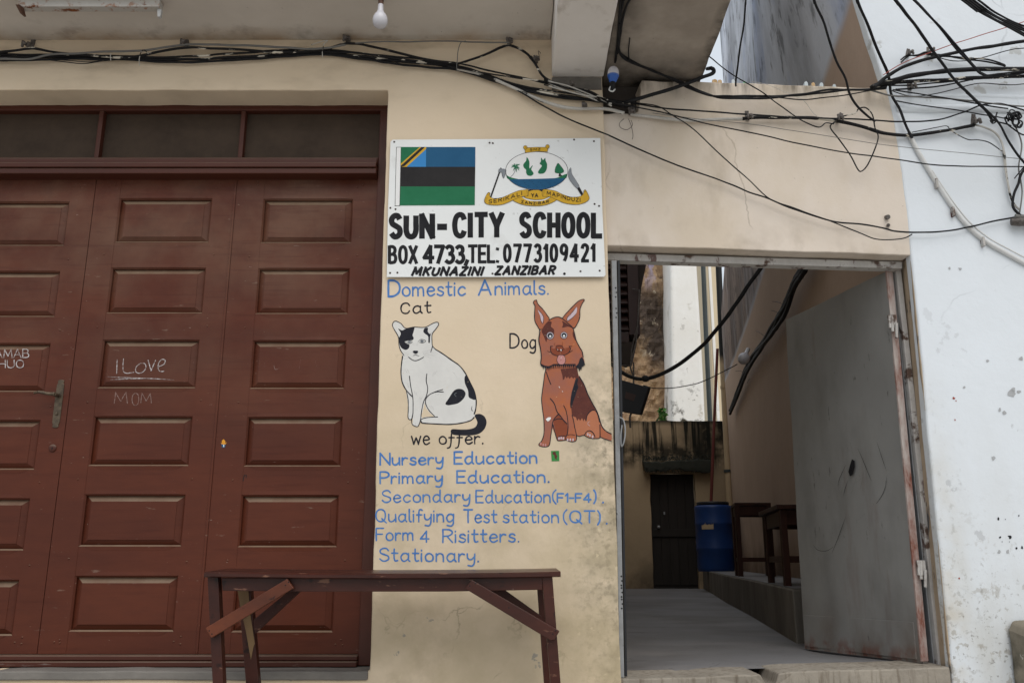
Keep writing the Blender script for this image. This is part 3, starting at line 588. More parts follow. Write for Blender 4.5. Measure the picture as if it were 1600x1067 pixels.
letters([('Form', 588, 646, 844, 843.5, 19, 2.4), ('4', 657, 670, 846.5, 846.5, 17, 2.5), ('Risitters.', 692, 811, 847, 846, 20, 2.5)], 'blue')
letters([('Stationary.', 593, 748, 876, 877, 20, 2.5)], 'blue')

# ------------------------------------------------------------------ painted cat
K = lambda pts, ox, oy, s: [(ox + x / s, oy + y / s) for x, y in pts]
ck = lambda pts: K(pts, 600, 490, 5.3347)
t = Flat(pw, -.0006, step=.00003)
t.blob(ck([(755, 845), (800, 835), (840, 860), (855, 905), (840, 955), (800, 995), (740, 1012), (650, 1014), (580, 1008), (556, 985), (570, 962), (640, 965), (710, 962), (760, 945), (778, 910), (770, 880)]), 1)
body = [(155, 355), (145, 430), (142, 500), (152, 570), (178, 625), (192, 700), (202, 780), (200, 860), (215, 882), (238, 868), (240, 900), (240, 930), (280, 942), (296, 915), (303, 880), (320, 905), (400, 915), (520, 922), (640, 912), (720, 892), (752, 865), (765, 790), (768, 720), (750, 640), (715, 570), (680, 500), (630, 435), (560, 385), (490, 335), (430, 298), (404, 270), (398, 200), (402, 165), (432, 125), (455, 85), (440, 70), (410, 80), (340, 115), (270, 110), (180, 122), (140, 85), (95, 63), (70, 95), (90, 140), (120, 195), (125, 260), (140, 310)]
t.blob(ck(body), 0)
t.blob(ck([(178, 128), (250, 112), (247, 150), (238, 180), (248, 205), (235, 222), (200, 222), (172, 234), (190, 250), (212, 262), (205, 290), (178, 302), (145, 285), (128, 250), (122, 210), (140, 165), (118, 125), (150, 140)]), 1, 4)
t.blob(ck([(338, 122), (366, 118), (365, 150), (385, 170), (398, 150), (385, 190), (382, 240), (370, 240), (368, 190), (345, 170), (328, 150)]), 1, 4)
t.blob(ck([(512, 748), (540, 705), (580, 645), (620, 626), (660, 635), (680, 665), (665, 705), (620, 745), (560, 760), (530, 762)]), 1)
t.blob(ck([(672, 530), (690, 515), (725, 580), (755, 650), (762, 715), (725, 708), (705, 690), (700, 640), (675, 580)]), 1)
t.fill(ck([(305, 690), (350, 700), (345, 760), (375, 815), (435, 862), (340, 862), (310, 880), (325, 800)][0:0] or [(340, 745), (352, 790), (385, 830), (418, 856), (345, 860), (318, 870), (312, 850), (328, 790)]), 2)
t.fill(ck([(243, 700), (246, 760), (245, 830), (238, 860), (242, 800), (240, 740)]), 1)
for ps in ([(155, 355), (145, 430), (142, 500), (152, 570), (178, 625), (212, 668), (238, 692)], [(430, 298), (490, 335), (560, 385), (630, 435), (680, 500), (715, 570), (750, 640), (768, 720), (765, 790), (752, 835)],
           [(310, 905), (330, 912), (430, 918), (540, 922), (640, 912), (720, 890), (750, 865)]): t.curve(ck(ps), 1.8, 1, vary=.3)
for ps in ([(90, 140), (70, 95), (92, 63), (140, 82), (180, 122), (250, 112), (340, 114), (410, 80), (445, 72), (455, 92), (432, 128), (402, 170), (400, 230), (405, 270), (430, 298)], [(90, 140), (120, 195), (124, 255), (138, 305), (165, 345)],
           [(185, 635), (200, 710), (203, 790), (200, 862), (215, 882), (235, 868), (242, 800), (240, 700), (222, 600), (212, 520)], [(357, 502), (352, 560), (364, 620), (355, 680), (328, 740), (312, 820), (305, 880), (294, 918), (280, 940), (255, 935), (235, 920), (230, 885), (240, 840)],
           [(495, 652), (440, 652), (390, 668), (355, 700), (346, 745), (375, 805), (420, 852)], [(447, 860), (390, 862), (335, 870), (308, 885), (315, 905)], [(490, 632), (445, 645), (400, 662)], [(205, 362), (235, 385), (265, 392), (300, 380), (330, 362)], [(404, 275), (396, 300), (390, 318)]): t.curve(ck(ps), 1.25, 1, vary=.3)
for ps in ([(172, 234), (205, 222), (235, 236), (210, 250), (172, 236)], [(280, 234), (312, 214), (348, 228), (320, 244), (280, 236)], [(242, 245), (240, 262)], [(278, 240), (274, 270)], [(240, 352), (262, 345), (295, 354)], [(262, 330), (264, 346)], [(160, 322), (205, 326)], [(155, 342), (205, 336)], [(165, 382), (205, 362)], [(150, 355), (205, 348)], [(320, 318), (395, 300)], [(325, 328), (412, 322)], [(328, 336), (420, 350)], [(330, 345), (390, 370)],
           [(172, 455), (192, 495)], [(190, 458), (212, 500)], [(400, 520), (420, 485)], [(412, 515), (440, 478)], [(585, 490), (605, 528)], [(570, 482), (590, 505)], [(190, 570), (200, 612)], [(202, 575), (205, 615)], [(252, 640), (262, 680)], [(265, 655), (275, 680)], [(300, 690), (303, 720)], [(318, 690), (312, 718)], [(428, 670), (460, 676)], [(375, 765), (400, 795)], [(395, 765), (415, 800)], [(735, 765), (730, 800), (745, 810)], [(262, 905), (268, 935)], [(282, 900), (284, 930)], [(205, 870), (212, 850)]): t.curve(ck(ps), .75, 1, taper=.5)
t.blob(ck([(240, 312), (262, 308), (284, 312), (278, 328), (262, 334), (246, 326)]), 1)
t.blob(ck([(195, 234), (210, 226), (224, 236), (210, 245)]), 3); t.blob(ck([(300, 230), (315, 218), (332, 229), (316, 242)]), 3); t.blob(ck([(310, 230), (316, 225), (323, 230), (316, 236)]), 1)
t.curve(ck([(605, 660), (590, 668), (592, 680), (602, 690)]), .5, 3)
t.build('cat_painting', [M['catw'], M['black'], M['cream'], M['grey']], school)

# ------------------------------------------------------------------ painted dog
dk = lambda pts: K(pts, 820, 460, 8.2067); dl = lambda pts: K(pts, 830, 560, 6.6714)
t = Flat(pw, -.0006, step=.00003)        # 0 rust 1 red brown 2 tan 3 dark brown 4 black 5 pink 6 lilac 7 white 8 grey
torso = [(165, 50), (155, 105), (140, 165), (128, 260), (115, 350), (108, 430), (118, 530), (130, 620), (135, 720), (130, 800), (108, 860), (80, 895), (90, 912), (140, 920), (180, 912), (195, 880), (205, 800), (215, 720), (240, 770), (265, 830), (280, 855), (350, 852), (385, 860), (430, 868), (470, 855), (475, 810), (500, 808), (550, 800), (600, 825), (700, 830), (715, 815), (780, 840), (834, 858), (834, 785), (780, 755), (740, 710), (715, 640), (690, 570), (640, 470), (590, 370), (550, 270), (500, 190), (480, 110), (470, 50), (300, 40)]
t.fill(dl(cr(torso, True, 4)), 0)
t.fill(dl(cr([(425, 600), (440, 640), (455, 720), (470, 800), (500, 808), (560, 800), (600, 825), (700, 830), (718, 800), (718, 700), (690, 590), (650, 545), (560, 540), (480, 560)], True, 4)), 2)
t.fill(dl([(470, 190), (500, 190), (550, 270), (590, 370), (640, 470), (668, 538), (620, 545), (585, 585), (572, 660), (555, 628), (545, 655), (530, 620), (510, 650), (495, 625), (480, 650), (465, 612), (440, 605), (425, 590), (415, 500), (418, 400), (445, 290), (468, 240)]), 3)
t.fill(dl([(470, 190), (490, 215), (480, 262), (492, 300), (474, 345), (456, 400), (440, 445), (424, 500), (410, 520), (405, 470), (413, 400), (422, 350), (440, 290), (456, 235)]), 4)
t.fill(dl(cr([(232, 650), (245, 720), (262, 800), (290, 820), (350, 812), (375, 780), (375, 690), (340, 650), (310, 625), (260, 628)], True, 4)), 1)
t.fill(dl(cr([(245, 622), (280, 580), (300, 600), (318, 635), (270, 630)], True, 3)), 1)
t.fill(dl([(305, 110), (480, 95), (492, 180), (470, 215), (450, 195), (440, 212), (420, 190), (400, 212), (385, 190), (370, 208), (355, 185), (345, 215), (330, 225), (325, 180)]), 3)
for q in range(16): x = 330 + q * 9; t.stroke(dl([(x + 4, 120 + (q * 37 % 30)), (x, 180 + (q * 53 % 30))]), .45, 4 if q % 3 else 1, taper=.5)
for ps, wd_ in (([(155, 112), (140, 165), (128, 260), (115, 350), (108, 430), (118, 530), (130, 620), (135, 720), (130, 800), (108, 860), (80, 893), (92, 912), (140, 920), (180, 912), (195, 880), (205, 800), (218, 715), (225, 660), (250, 615), (290, 575)], 1.3),
            ([(158, 140), (175, 195), (205, 270)], 1.3), ([(200, 418), (240, 470), (270, 555), (310, 605), (335, 640), (372, 680)], 1.5), ([(338, 490), (362, 540), (378, 620), (384, 700), (378, 780), (358, 830), (385, 858), (435, 866), (470, 850), (472, 800), (455, 720), (440, 640), (425, 590)], 1.2),
            ([(228, 690), (245, 760), (265, 830), (285, 856), (360, 850)], 1.3), ([(268, 830), (300, 808), (360, 806)], .9), ([(240, 640), (280, 628), (325, 632)], 1.3), ([(368, 800), (410, 792), (455, 798)], .8),
            ([(475, 800), (500, 810), (550, 800), (600, 825), (660, 832), (712, 828), (718, 790), (716, 690)], 1.3), ([(555, 800), (575, 765), (610, 752), (645, 775), (665, 815)], 1.3), ([(572, 650), (585, 590), (625, 545), (668, 540), (695, 590), (712, 660)], 1.2),
            ([(500, 185), (550, 270), (590, 370), (640, 470), (690, 560), (715, 640), (740, 710), (780, 755), (834, 785)], 1.5), ([(715, 815), (760, 835), (834, 858)], 1.2)): t.curve(dl(ps), wd_, 4, vary=.25)
for x, y in ((100, 888), (125, 900), (150, 902), (290, 832), (312, 828), (335, 832), (380, 846), (408, 846), (436, 846), (590, 790), (612, 800), (640, 815)): t.blob(dl([(x - 9, y + 8), (x - 4, y - 14), (x + 6, y - 12), (x + 8, y + 8), (x, y + 14)]), 5 if x < 160 else 6, 2)
for ps in ([(355, 660), (340, 690)], [(372, 665), (362, 695)], [(330, 640), (345, 675)]): t.stroke(dl(ps), .6, 4, taper=.5)
t.fill(dl([(152, 630), (180, 612), (205, 612), (205, 628), (190, 645), (175, 656), (160, 645)]), 7); t.stroke(dl([(290, 292), (296, 304)]), .9, 7); t.stroke(dl([(324, 340), (330, 348)]), .8, 7); t.curve(dl([(612, 656), (592, 668), (594, 690), (612, 702)]), .5, 6)
# head
for s_, inner in (([(150, 72), (120, 82), (112, 110), (130, 150), (126, 230), (128, 330), (160, 400), (210, 450), (310, 330), (285, 265), (230, 190), (170, 125)], [(165, 195), (215, 245), (240, 300), (230, 375), (205, 330), (195, 270)]), ([(755, 62), (690, 85), (600, 170), (500, 280), (490, 320), (560, 380), (630, 432), (685, 350), (705, 280), (708, 190), (735, 120), (762, 78)], [(665, 160), (600, 240), (545, 300), (550, 340), (620, 290), (662, 240)])):
    t.fill(dk(cr(s_, True, 4)), 0); t.curve(dk(s_ + s_[:1]), 1.3, 4, vary=.25); t.fill(dk(cr(inner, True, 3)), 6); t.curve(dk(inner), .8, 4, taper=.3)
    a_ = inner; t.stroke(dk([a_[1], a_[3]]), 1.6, 5, taper=.6)
hd = [(310, 330), (370, 300), (430, 288), (480, 310), (560, 370), (615, 430), (640, 510), (660, 590), (700, 670), (735, 730), (750, 800), (765, 880), (700, 900), (640, 915), (560, 925), (450, 935), (350, 935), (280, 915), (205, 895), (212, 800), (200, 700), (182, 600), (190, 500), (225, 430), (270, 365)]
t.fill(dk(cr(hd, True, 4)), 0)
t.blob(dk([(300, 345), (345, 355), (335, 410), (375, 450), (372, 520), (330, 560), (290, 570), (275, 612), (245, 540), (215, 470), (250, 400)]), 3, 4)
t.blob(dk([(480, 340), (540, 375), (610, 420), (635, 440), (560, 415), (520, 420), (480, 425), (490, 385)]), 3, 4)
t.blob(dk([(618, 470), (645, 540), (662, 600), (640, 580), (615, 530)]), 3, 3)
t.blob(dk([(335, 660), (355, 690), (400, 690), (400, 650), (480, 650), (490, 690), (575, 680), (590, 700), (560, 750), (500, 782), (440, 785), (370, 770), (335, 735), (328, 690)]), 1, 4)
for q in range(34):
    x = 215 + q * 13; y = 900 + 28 * math.sin(PI * min(1, q / 12)) ; t.fill(dk([(x - 9, y - 8), (x + 9, y - 10), (x + (4 if q % 2 else -4), y + 30 + (q * 7 % 5) * 7)]), 4)
t.fill(dk([(735, 800), (755, 840), (765, 870), (775, 910), (762, 905), (745, 930), (735, 920), (725, 972), (712, 955), (700, 990), (690, 950), (650, 930), (690, 880), (705, 825)]), 4)
t.curve(dk([(310, 330), (370, 298), (430, 288), (480, 308)]), 1.3, 4); t.curve(dk([(190, 455), (190, 500), (180, 590), (200, 690), (212, 800), (203, 885), (220, 915)]), 1.5, 4); t.curve(dk([(480, 308), (560, 375), (615, 430), (640, 510), (660, 590), (700, 670), (735, 730), (748, 800)]), 1.3, 4)
t.curve(dk([(330, 665), (330, 720), (360, 765), (420, 785), (500, 778), (560, 750), (585, 700), (575, 670)]), 1.0, 4); t.curve(dk([(285, 722), (320, 740), (345, 748)]), .7, 4, taper=.5); t.curve(dk([(620, 712), (590, 732), (560, 750)]), .7, 4, taper=.5); t.stroke(dk([(328, 662), (362, 664)]), .7, 4); t.stroke(dk([(565, 664), (606, 664)]), .8, 4)
t.curve(dk([(470, 655), (485, 640), (480, 610)]), .6, 1); t.curve(dk([(388, 660), (380, 640), (388, 620)]), .5, 1)
t.blob(dk([(400, 672), (440, 660), (485, 672), (490, 705), (465, 728), (425, 722), (398, 705)]), 1, 4); t.curve(dk([(400, 690), (405, 668), (445, 660), (485, 670), (490, 700), (470, 725)]), .8, 4); t.curve(dk([(405, 695), (425, 720), (450, 724)]), .9, 4)
t.stroke(dk([(418, 705), (424, 710)]), .8, 7); t.stroke(dk([(462, 705), (466, 722)]), 1.2, 7)
tg = [(430, 785), (465, 775), (505, 788), (522, 840), (508, 885), (470, 900), (430, 885), (412, 840)]
t.blob(dk(tg), 5, 4); t.curve(dk(tg), .7, 4, closed=True); t.curve(dk([(462, 785), (468, 820), (460, 850)]), .6, 1); t.stroke(dk([(468, 800), (466, 825)]), .5, 7)
for cx_, cy_, r_ in ((325, 528, 44), (502, 524, 41)):
    cir = lambda q: [(cx_ + q * math.cos(a), cy_ + q * math.sin(a)) for a in [2 * PI * i / 22 for i in range(22)]]
    t.fill(dk(cir(r_ + 5)), 4); t.fill(dk(cir(r_)), 6); t.fill(dk(cir(r_ - 6)), 8); t.fill(dk(cir(r_ - 13)), 4); t.fill(dk([(x + 1, y + 8) for x, y in cir(14)]), 7)
t.build('dog_painting', [M[q] for q in ('dog', 'dog_red', 'dog_light', 'dog_dark', 'black', 'pink', 'lilac', 'cleanw', 'grey')], school)

# ================================================================== SIGN BOARD
sg = empty('school_sign', tuple(atY(775, 432, -.02)), 'white painted metal sign with flag, emblem and black school name on the cream pillar', 'sign')
brd = [(605.5, 433.5), (603.2, 300), (610.3, 226), (611.5, 219.5), (617, 218), (700, 217.8), (780, 217.4), (860, 216.6), (937.8, 215.9), (939.5, 300), (943, 380), (946.5, 429), (942.5, 432.5), (860, 432.2), (780, 432.8), (700, 433.6)]
brd = [(604.3, 433), (606, 330), (610, 222), (613.5, 218.4), (700, 217.8), (780, 217.4), (860, 216.6), (938, 215.8), (941.4, 330), (946.3, 429.5), (943.5, 432.5), (780, 432.8)]
mb = MB(); mb.extr([atY(x, y, -.020) for x, y in brd], (0, .005, 0)); mb.build('board', M['sign'], sg, bevel=.001)
sw = lambda px, py, o: atY(px, py, o)
SO = -.0206
def sg_letters(items):
    for it in items:
        t = Flat(sw, SO, step=.00004, cycle=16); t.text(*it[:7], **(it[7] if len(it) > 7 else {})); t.build('lettering', M['ink'], sg)
H = dict(cap='s')
sg_letters([('SUN', 611, 675.5, 370, 370, 33, 8.8, dict(cap='s', gap=.36)), ('-', 684, 697.5, 371, 371, 34, 10, dict(cap='s', sq=.1)), ('CITY', 710, 784, 368.8, 368, 33, 8.4, dict(cap='s', gap=.36)), ('SCHOOL', 814.5, 938, 368.6, 369, 33.5, 8.2, dict(cap='s', gap=.36))])
sg_letters([('BOX', 608.5, 650.5, 410.5, 410.5, 25, 5.2, dict(cap='s', gap=.34)), ('4733,', 663, 730, 410.2, 410, 25, 6.0, dict(cap='s', gap=.16)), ('TEL:', 733, 778, 409.5, 409, 25, 5.0, dict(cap='s', gap=.24)), ('0773109421', 788, 928, 408.4, 407.6, 25, 5.2, dict(cap='s', gap=.36))])
sg_letters([('MKUNAZINI', 644, 752, 430, 429.8, 12, 4.0, dict(cap='s', slant=.35, gap=.34)), ('ZANZIBAR', 774, 865, 428.8, 428, 12, 4.0, dict(cap='s', slant=.3, gap=.34)), ('.', 881, 883, 428, 428, 12, 4.2)])
# flag
fk = lambda pts: K(pts, 590, 200, 4.1027)
t = Flat(sw, SO, step=.00015)
t.fill(fk([(112, 500), (121, 126), (150, 125), (142, 500)]), 6); t.curve(fk([(112, 500), (116, 310), (121, 126)]), .7, 3); t.stroke(fk([(121, 125), (150, 124)]), .6, 3); t.stroke(fk([(110, 500), (144, 499)]), .6, 3); t.stroke(fk([(142, 499), (151, 125)]), .9, 3)
t.fill(fk([(151, 123), (627, 123), (626, 251), (149, 251)]), 0); t.fill(fk([(149, 250), (626, 250), (624, 377), (146, 377)]), 3); t.fill(fk([(146, 376), (624, 376), (623, 495), (143, 497)]), 2)
t.fill(fk([(151, 124), (311, 124), (310, 250), (149, 250)]), 1); t.fill(fk([(151, 124), (275, 124), (149, 232)]), 2)
t.fill(fk([(270, 124), (311, 124), (311, 136), (186, 250), (149, 250), (149, 230)]), 4); t.fill(fk([(280, 124), (304, 124), (172, 246), (149, 250), (149, 243)]), 3)
t.build('flag', [M[q] for q in ('f_blue', 'f_sky', 'f_green', 'f_black', 'yellow', 'ink', 'cleanw')], sg)
# emblem
ek = lambda pts: K(pts, 750, 220, 8.8889)
t = Flat(sw, SO, step=.00003)       # 0 ink 1 white 2 blue 3 green 4 yellow 5 grey
ell = [(788 + 432 * math.cos(a), 418 + 264 * math.sin(a)) for a in [2 * PI * i / 60 for i in range(60)]]
t.fill(ek(ell), 1)
low = [(788 + 428 * math.cos(a), 418 + 260 * math.sin(a)) for a in [math.radians(v) for v in range(14, 167, 4)]]
t.fill(ek([(1215, 470)] + low + [(360, 472), (420, 512), (530, 535), (800, 530), (1040, 522), (1130, 500), (1180, 470)]), 2)
t.fill(ek([(360, 468), (385, 490), (430, 512), (530, 534), (400, 540), (375, 520)]), 3); t.fill(ek([(1217, 460), (1180, 468), (1130, 490), (1090, 512), (1040, 522), (1110, 525), (1200, 520)]), 3)
t.stroke(ek(ell), .75, 0, closed=True)
for q in range(26): x = 450 + (q * 173 % 640); y = 552 + (q * 61 % 100); t.stroke(ek([(x, y + 4), (x + 16, y), (x + 32, y + 3)]), .35, 0, taper=.5)
t.blob(ek([(650, 228), (685, 290), (685, 360), (690, 385), (722, 350), (732, 348), (712, 400), (745, 455), (710, 488), (660, 480), (640, 440), (640, 405), (610, 375), (602, 330), (640, 280)]), 3, 3)
t.blob(ek([(850, 235), (875, 270), (905, 240), (912, 280), (932, 330), (925, 400), (890, 450), (830, 460), (806, 440), (825, 400), (860, 350), (828, 320), (845, 290)]), 3, 3)
t.blob(ek([(1082, 312), (1120, 350), (1165, 420), (1130, 450), (1060, 450), (1040, 430), (1050, 370)]), 3, 3); t.curve(ek([(1082, 312), (1050, 370), (1040, 430), (1060, 450), (1130, 452), (1165, 420), (1120, 350), (1082, 312)]), .35, 0)
t.fill(ek([(1100, 452), (1118, 452), (1125, 475), (1145, 485), (1100, 500), (1090, 495)]), 0)
t.curve(ek([(425, 505), (460, 470), (482, 430), (490, 380)]), .9, 5)
for a in ((430, 375), (440, 345), (470, 322), (520, 325), (555, 330), (550, 390), (545, 420), (505, 440), (460, 420)): t.curve(ek([(490, 372), ((490 + a[0]) / 2 + 5, (372 + a[1]) / 2 - 14), a]), 1.6, 3, taper=.9)
# axe and machete
t.stroke(ek([(150, 780), (290, 385)]), 2.2, 0); t.fill(ek([(262, 395), (285, 385), (355, 400), (352, 470), (325, 522), (305, 490), (300, 445), (258, 435)]), 5); t.curve(ek([(262, 395), (355, 400), (352, 470), (325, 522), (300, 445), (258, 435), (262, 395)]), .35, 0)
mch = [(1262, 378), (1232, 425), (1228, 500), (1270, 580), (1350, 665), (1378, 632), (1330, 550), (1275, 460)]
t.blob(ek(mch), 5, 4); t.curve(ek(mch), .4, 0, closed=True); t.fill(ek([(1350, 665), (1380, 640), (1432, 735), (1410, 765), (1375, 710)]), 0)
# top scroll and ribbons
def yb(pts, lw=.5): t.fill(ek(pts), 4); t.stroke(ek(pts), lw, 0, closed=True)
yb([(622, 100), (780, 92), (945, 92), (938, 155), (790, 150), (628, 168)])
for cx_, cy_ in ((630, 95), (938, 82)): yb([(cx_ + 27 * math.cos(a), cy_ + 27 * math.sin(a)) for a in [2 * PI * i / 14 for i in range(14)]]); t.curve(ek([(cx_ - 8, cy_), (cx_ + 6, cy_ - 10), (cx_ + 12, cy_ + 4), (cx_, cy_ + 12)]), .35, 0)
t.fill(ek([(668, 680), (870, 680), (870, 720), (668, 720)]), 0)
yb(cr([(455, 828), (510, 800), (580, 780), (640, 815), (740, 838), (860, 832), (960, 800), (1000, 775), (1062, 820), (980, 870), (860, 902), (720, 905), (580, 885)], True, 4))
t.blob(ek([(580, 782), (660, 812), (740, 826), (850, 824), (940, 800), (975, 782), (930, 815), (850, 838), (740, 840), (650, 826)]), 1, 3)
yb(cr([(668, 705), (740, 684), (815, 684), (872, 712), (872, 775), (960, 778), (880, 815), (760, 822), (640, 800), (610, 778), (668, 768)], True, 1))
yb(cr([(60, 830), (90, 750), (120, 718), (140, 730), (135, 770), (180, 800), (290, 795), (400, 750), (520, 700), (600, 684), (668, 684), (662, 765), (590, 775), (480, 815), (380, 862), (280, 892), (150, 892), (80, 872)], True, 4))
yb(cr([(872, 684), (950, 680), (1050, 700), (1140, 742), (1250, 780), (1350, 782), (1410, 765), (1440, 725), (1450, 685), (1475, 695), (1518, 790), (1490, 840), (1400, 880), (1280, 885), (1160, 862), (1050, 815), (960, 775), (872, 770)], True, 4))
for cx_, cy_ in ((120, 742), (1455, 705)): t.curve(ek([(cx_ - 10, cy_ + 14), (cx_ - 18, cy_ - 4), (cx_, cy_ - 16), (cx_ + 14, cy_), (cx_, cy_ + 8)]), .4, 0)
for q in range(5): t.stroke(ek([(640 + q * 5, 700 + q * 14), (664, 698 + q * 15)]), .3, 0); t.stroke(ek([(876, 698 + q * 15), (905 - q * 5, 700 + q * 14)]), .3, 0); t.stroke(ek([(70, 800 + q * 15), (100 - q * 4, 790 + q * 17)]), .3, 0)
def et(txt, x0, x1, y0, y1, h, wd_, arc=None):
    a, b = ek([(x0, y0)])[0], ek([(x1, y1)])[0]
    t.text(txt, a[0], b[0], a[1], b[1], h / 8.889, wd_, 0, cap='r', gap=.35, arc=arc)
et('SERIKALI', 122, 580, 872, 752, 48, .95, lambda f: 1.8 * math.sin(PI * f)); et('MAPINDUZI', 930, 1392, 748, 838, 48, .92, lambda f: 3.2 * math.sin(PI * f * .9) * f)
et('YA', 716, 802, 782, 780, 46, 1.15); et('ZANZIBAR', 575, 955, 864, 858, 36, .8, lambda f: 2.8 * math.sin(PI * f)); et('SMZ', 695, 838, 137, 132, 28, .6)
t.build('emblem', [M[q] for q in ('ink', 'cleanw', 'f_blue', 'f_green', 'yellow', 'grey')], sg)
for px, py in ((616, 222), (765, 223.5), (770, 224), (897, 218.5), (928, 221), (610, 325), (618, 327), (929, 319), (936, 322), (609.5, 426.5), (621, 426), (769.5, 427.5), (907, 424), (937, 423)):
    c = atY(px, py, -.0203); s_ = MB(); s_.lathe(c, (0, -1, 0), [(0, .0052), (.0012, .0048), (.002, .002)], 10); s_.build('screw', M['screw'], sg)

# stickers
def flatthing(name, proj, off, polys, mats, label, cat, loc):
    r = empty(name, tuple(proj(*loc, off)), label, cat); t = Flat(proj, off, step=.00015)
    for p, mi in polys: t.fill(p, mi)
    t.build('paper', mats, r); return r
flatthing('sticker', pw, -.0012, [([(861, 704.3), (873.5, 704), (874, 720), (862, 720.4)], 0), ([(864, 706), (868, 705.5), (869, 710), (871, 712), (869.5, 716), (871, 719), (867, 716), (866, 711), (863, 709)], 1)], [M['sticker'], M['dog_dark']], 'small torn green sticker on the cream wall under the painted dog', 'sticker', (867, 720))
flatthing('sticker', lambda a, b, o: atY(a, b, o), YL - .0006, [([(345.5, 692), (353, 692), (351.5, 699), (347, 699)], 0), ([(344.5, 690.5), (347, 692.5), (346.5, 688.5), (349.5, 685.8), (352, 689), (352, 692.5), (354.5, 690.5), (352.5, 694), (346.5, 694)], 1), ([(348.8, 694.5), (350.2, 694.5), (350.2, 698), (348.8, 698)], 2)], [M['f_blue'], M['thin_orange'], M['cleanw']], 'tiny blue and orange torch sticker on the brown door', 'sticker', (349, 699))

# ================================================================== BENCH
BY = -.42
bench = empty('bench', tuple(Vector((-.5, -.27, 0))), 'long dark red wooden bench with diagonal leg braces before the brown door and pillar', 'bench')
def bp(px, py, dy=0.0): return atY(px, py, BY + dy)
mb = MB(); n = 14; z0 = bp(319, 893).z; vs = []
fr = [bp(319 + (876 - 319) * i / n, 893 + (-.5 if i == n else 0) + 2.6 * math.sin(PI * i / n)) for i in range(n + 1)]
for i in range(n):
    a, b = fr[i], fr[i + 1]; q = []
    for p in (a, b):
        ob = Vector((.0, 0, 0)) if p is not fr[-1] else Vector((-.0, 0, 0))
        zt = p.z; q.append([p + Vector((0, .008, 0)), p + Vector((0, .0, -.006)), p + Vector((0, 0, -.017)), p + Vector((0, .01, -.021)), p + Vector((-.004, .30, -.012)), p + Vector((-.004, .30, .0085)), p + Vector((-.004, .292, .0105))])
    m = len(q[0]); mb.add(q[0] + q[1], [(k, (k + 1) % m, (k + 1) % m + m, k + m) for k in range(m)])
    if i == 0: mb.add(q[0], [tuple(range(m))])
    if i == n - 1: mb.add(q[1], [tuple(range(m))])
me_o = mb.build('seat', M['wood'], bench)
def quadbar(corners, y0, th): return MB().extr([atY(x, y, BY + y0) for x, y in corners], (0, th, 0))
quadbar([(346, 902.5), (848.5, 901), (848, 921), (700, 923.8), (500, 924), (347.5, 922.5)], .032, .022).build('apron', M['wood'], bench, bevel=.002)
bk = [atY(x, y, -.135) for x, y in [(360, 903), (838, 902), (838, 918), (360, 919)]]
MB().extr(bk, (0, .02, 0)).build('apron', M['wood'], bench, bevel=.002)
def leg(tx, bx, y, wpx, zt=None, m='wood', dep=.045):
    a0, a1 = atY(tx, 898.5, y), atY(tx + wpx, 898.5, y); b0, b1 = atY(bx, 1067, y), atY(bx + wpx * 1.0, 1067, y)
    k = (a0.z - 0) / (a0.z - b0.z); c0 = a0.lerp(b0, k); c1 = a1.lerp(b1, k)
    s_ = MB().extr([a0, a1, c1, c0], (0, dep, 0)); return s_
leg(324, 332, BY + .025, 16.5).build('leg', M['wood'], bench, bevel=.002); leg(847, 860, BY + .025, 16).build('leg', M['wood'], bench, bevel=.002)
leg(370, 384, -.17, 20, dep=.04).build('leg', M['wood'], bench, bevel=.002); leg(838, 850, -.17, 18, dep=.04).build('leg', M['wood'], bench, bevel=.002)
p = [atY(x, y, -.1725) for x, y in [(371, 922), (388, 922), (391, 958), (398, 1005), (396, 1010), (392, 1030), (384, 985), (376, 950)]]
MB().extr(p, (0, .0015, 0)).build('bare_wood_face', M['wood_bare'], bench)
quadbar([(448.4, 903.8), (458.6, 918.4), (330, 996.4), (321, 980.7)], 0, .022).build('brace', M['wood_red'], bench, bevel=.0025)
quadbar([(737, 905.3), (874.5, 985.5), (866, 999.5), (860, 1000), (727, 919.5)], 0, .022).build('brace', M['wood'], bench, bevel=.0025)
for cs in ([(452, 922), (471, 922), (398, 990), (396, 968)], [(760, 922), (790, 922), (846, 962), (846, 985)]):
    MB().extr([atY(x, y, -.176) for x, y in cs], (0, .018, 0)).build('brace', M['wood'], bench, bevel=.002)
for lx, bx in ((342, 398), (862, 850)):
    a, b = atY(lx, 1062, BY + .07), atY(bx, 1052, -.17); MB().bar((a.x, a.y, .215), (b.x, b.y, .215), .03, .05).build('stretcher', M['wood'], bench, bevel=.002)
for x, y in ((327, 985), (331, 990), (451, 909), (446, 914), (743, 911), (734, 915), (864, 990), (868, 985), (795, 949)): MB().lathe(bp(x, y, -.0002), (0, -1, 0), [(0, .0028), (.0008, .002)], 8).build('nail', M['ink'], bench)

# ================================================================== COURTYARD WALL WITH GATE
bw = empty('courtyard_wall', tuple(R(1200, 1050, .1)), 'cream plastered wall over an open gateway, right of the school pillar', 'wall')
top = [(1385, 138.5), (1362, 137), (1330, 136.5), (1300, 135), (1262, 133.5), (1228, 133), (1190, 131), (1150, 129.5), (1120, 129), (1085, 127), (1050, 127.5), (1020, 126.2), (1003, 125.5), (999.5, 132), (1001.5, 141), (1000.5, 150), (999, 163), (996.5, 175), (985, 177.5), (962, 176.5), (940, 178)]
ol = [(940, 383), (1423, 399), (1418, 330), (1410, 270), (1398, 190)] + top
MB().extr(wob([R(x, y) for x, y in ol], .03, .0035), RN * .20).build('wall', M['cream_wall'], bw, bevel=.006, seg=3)
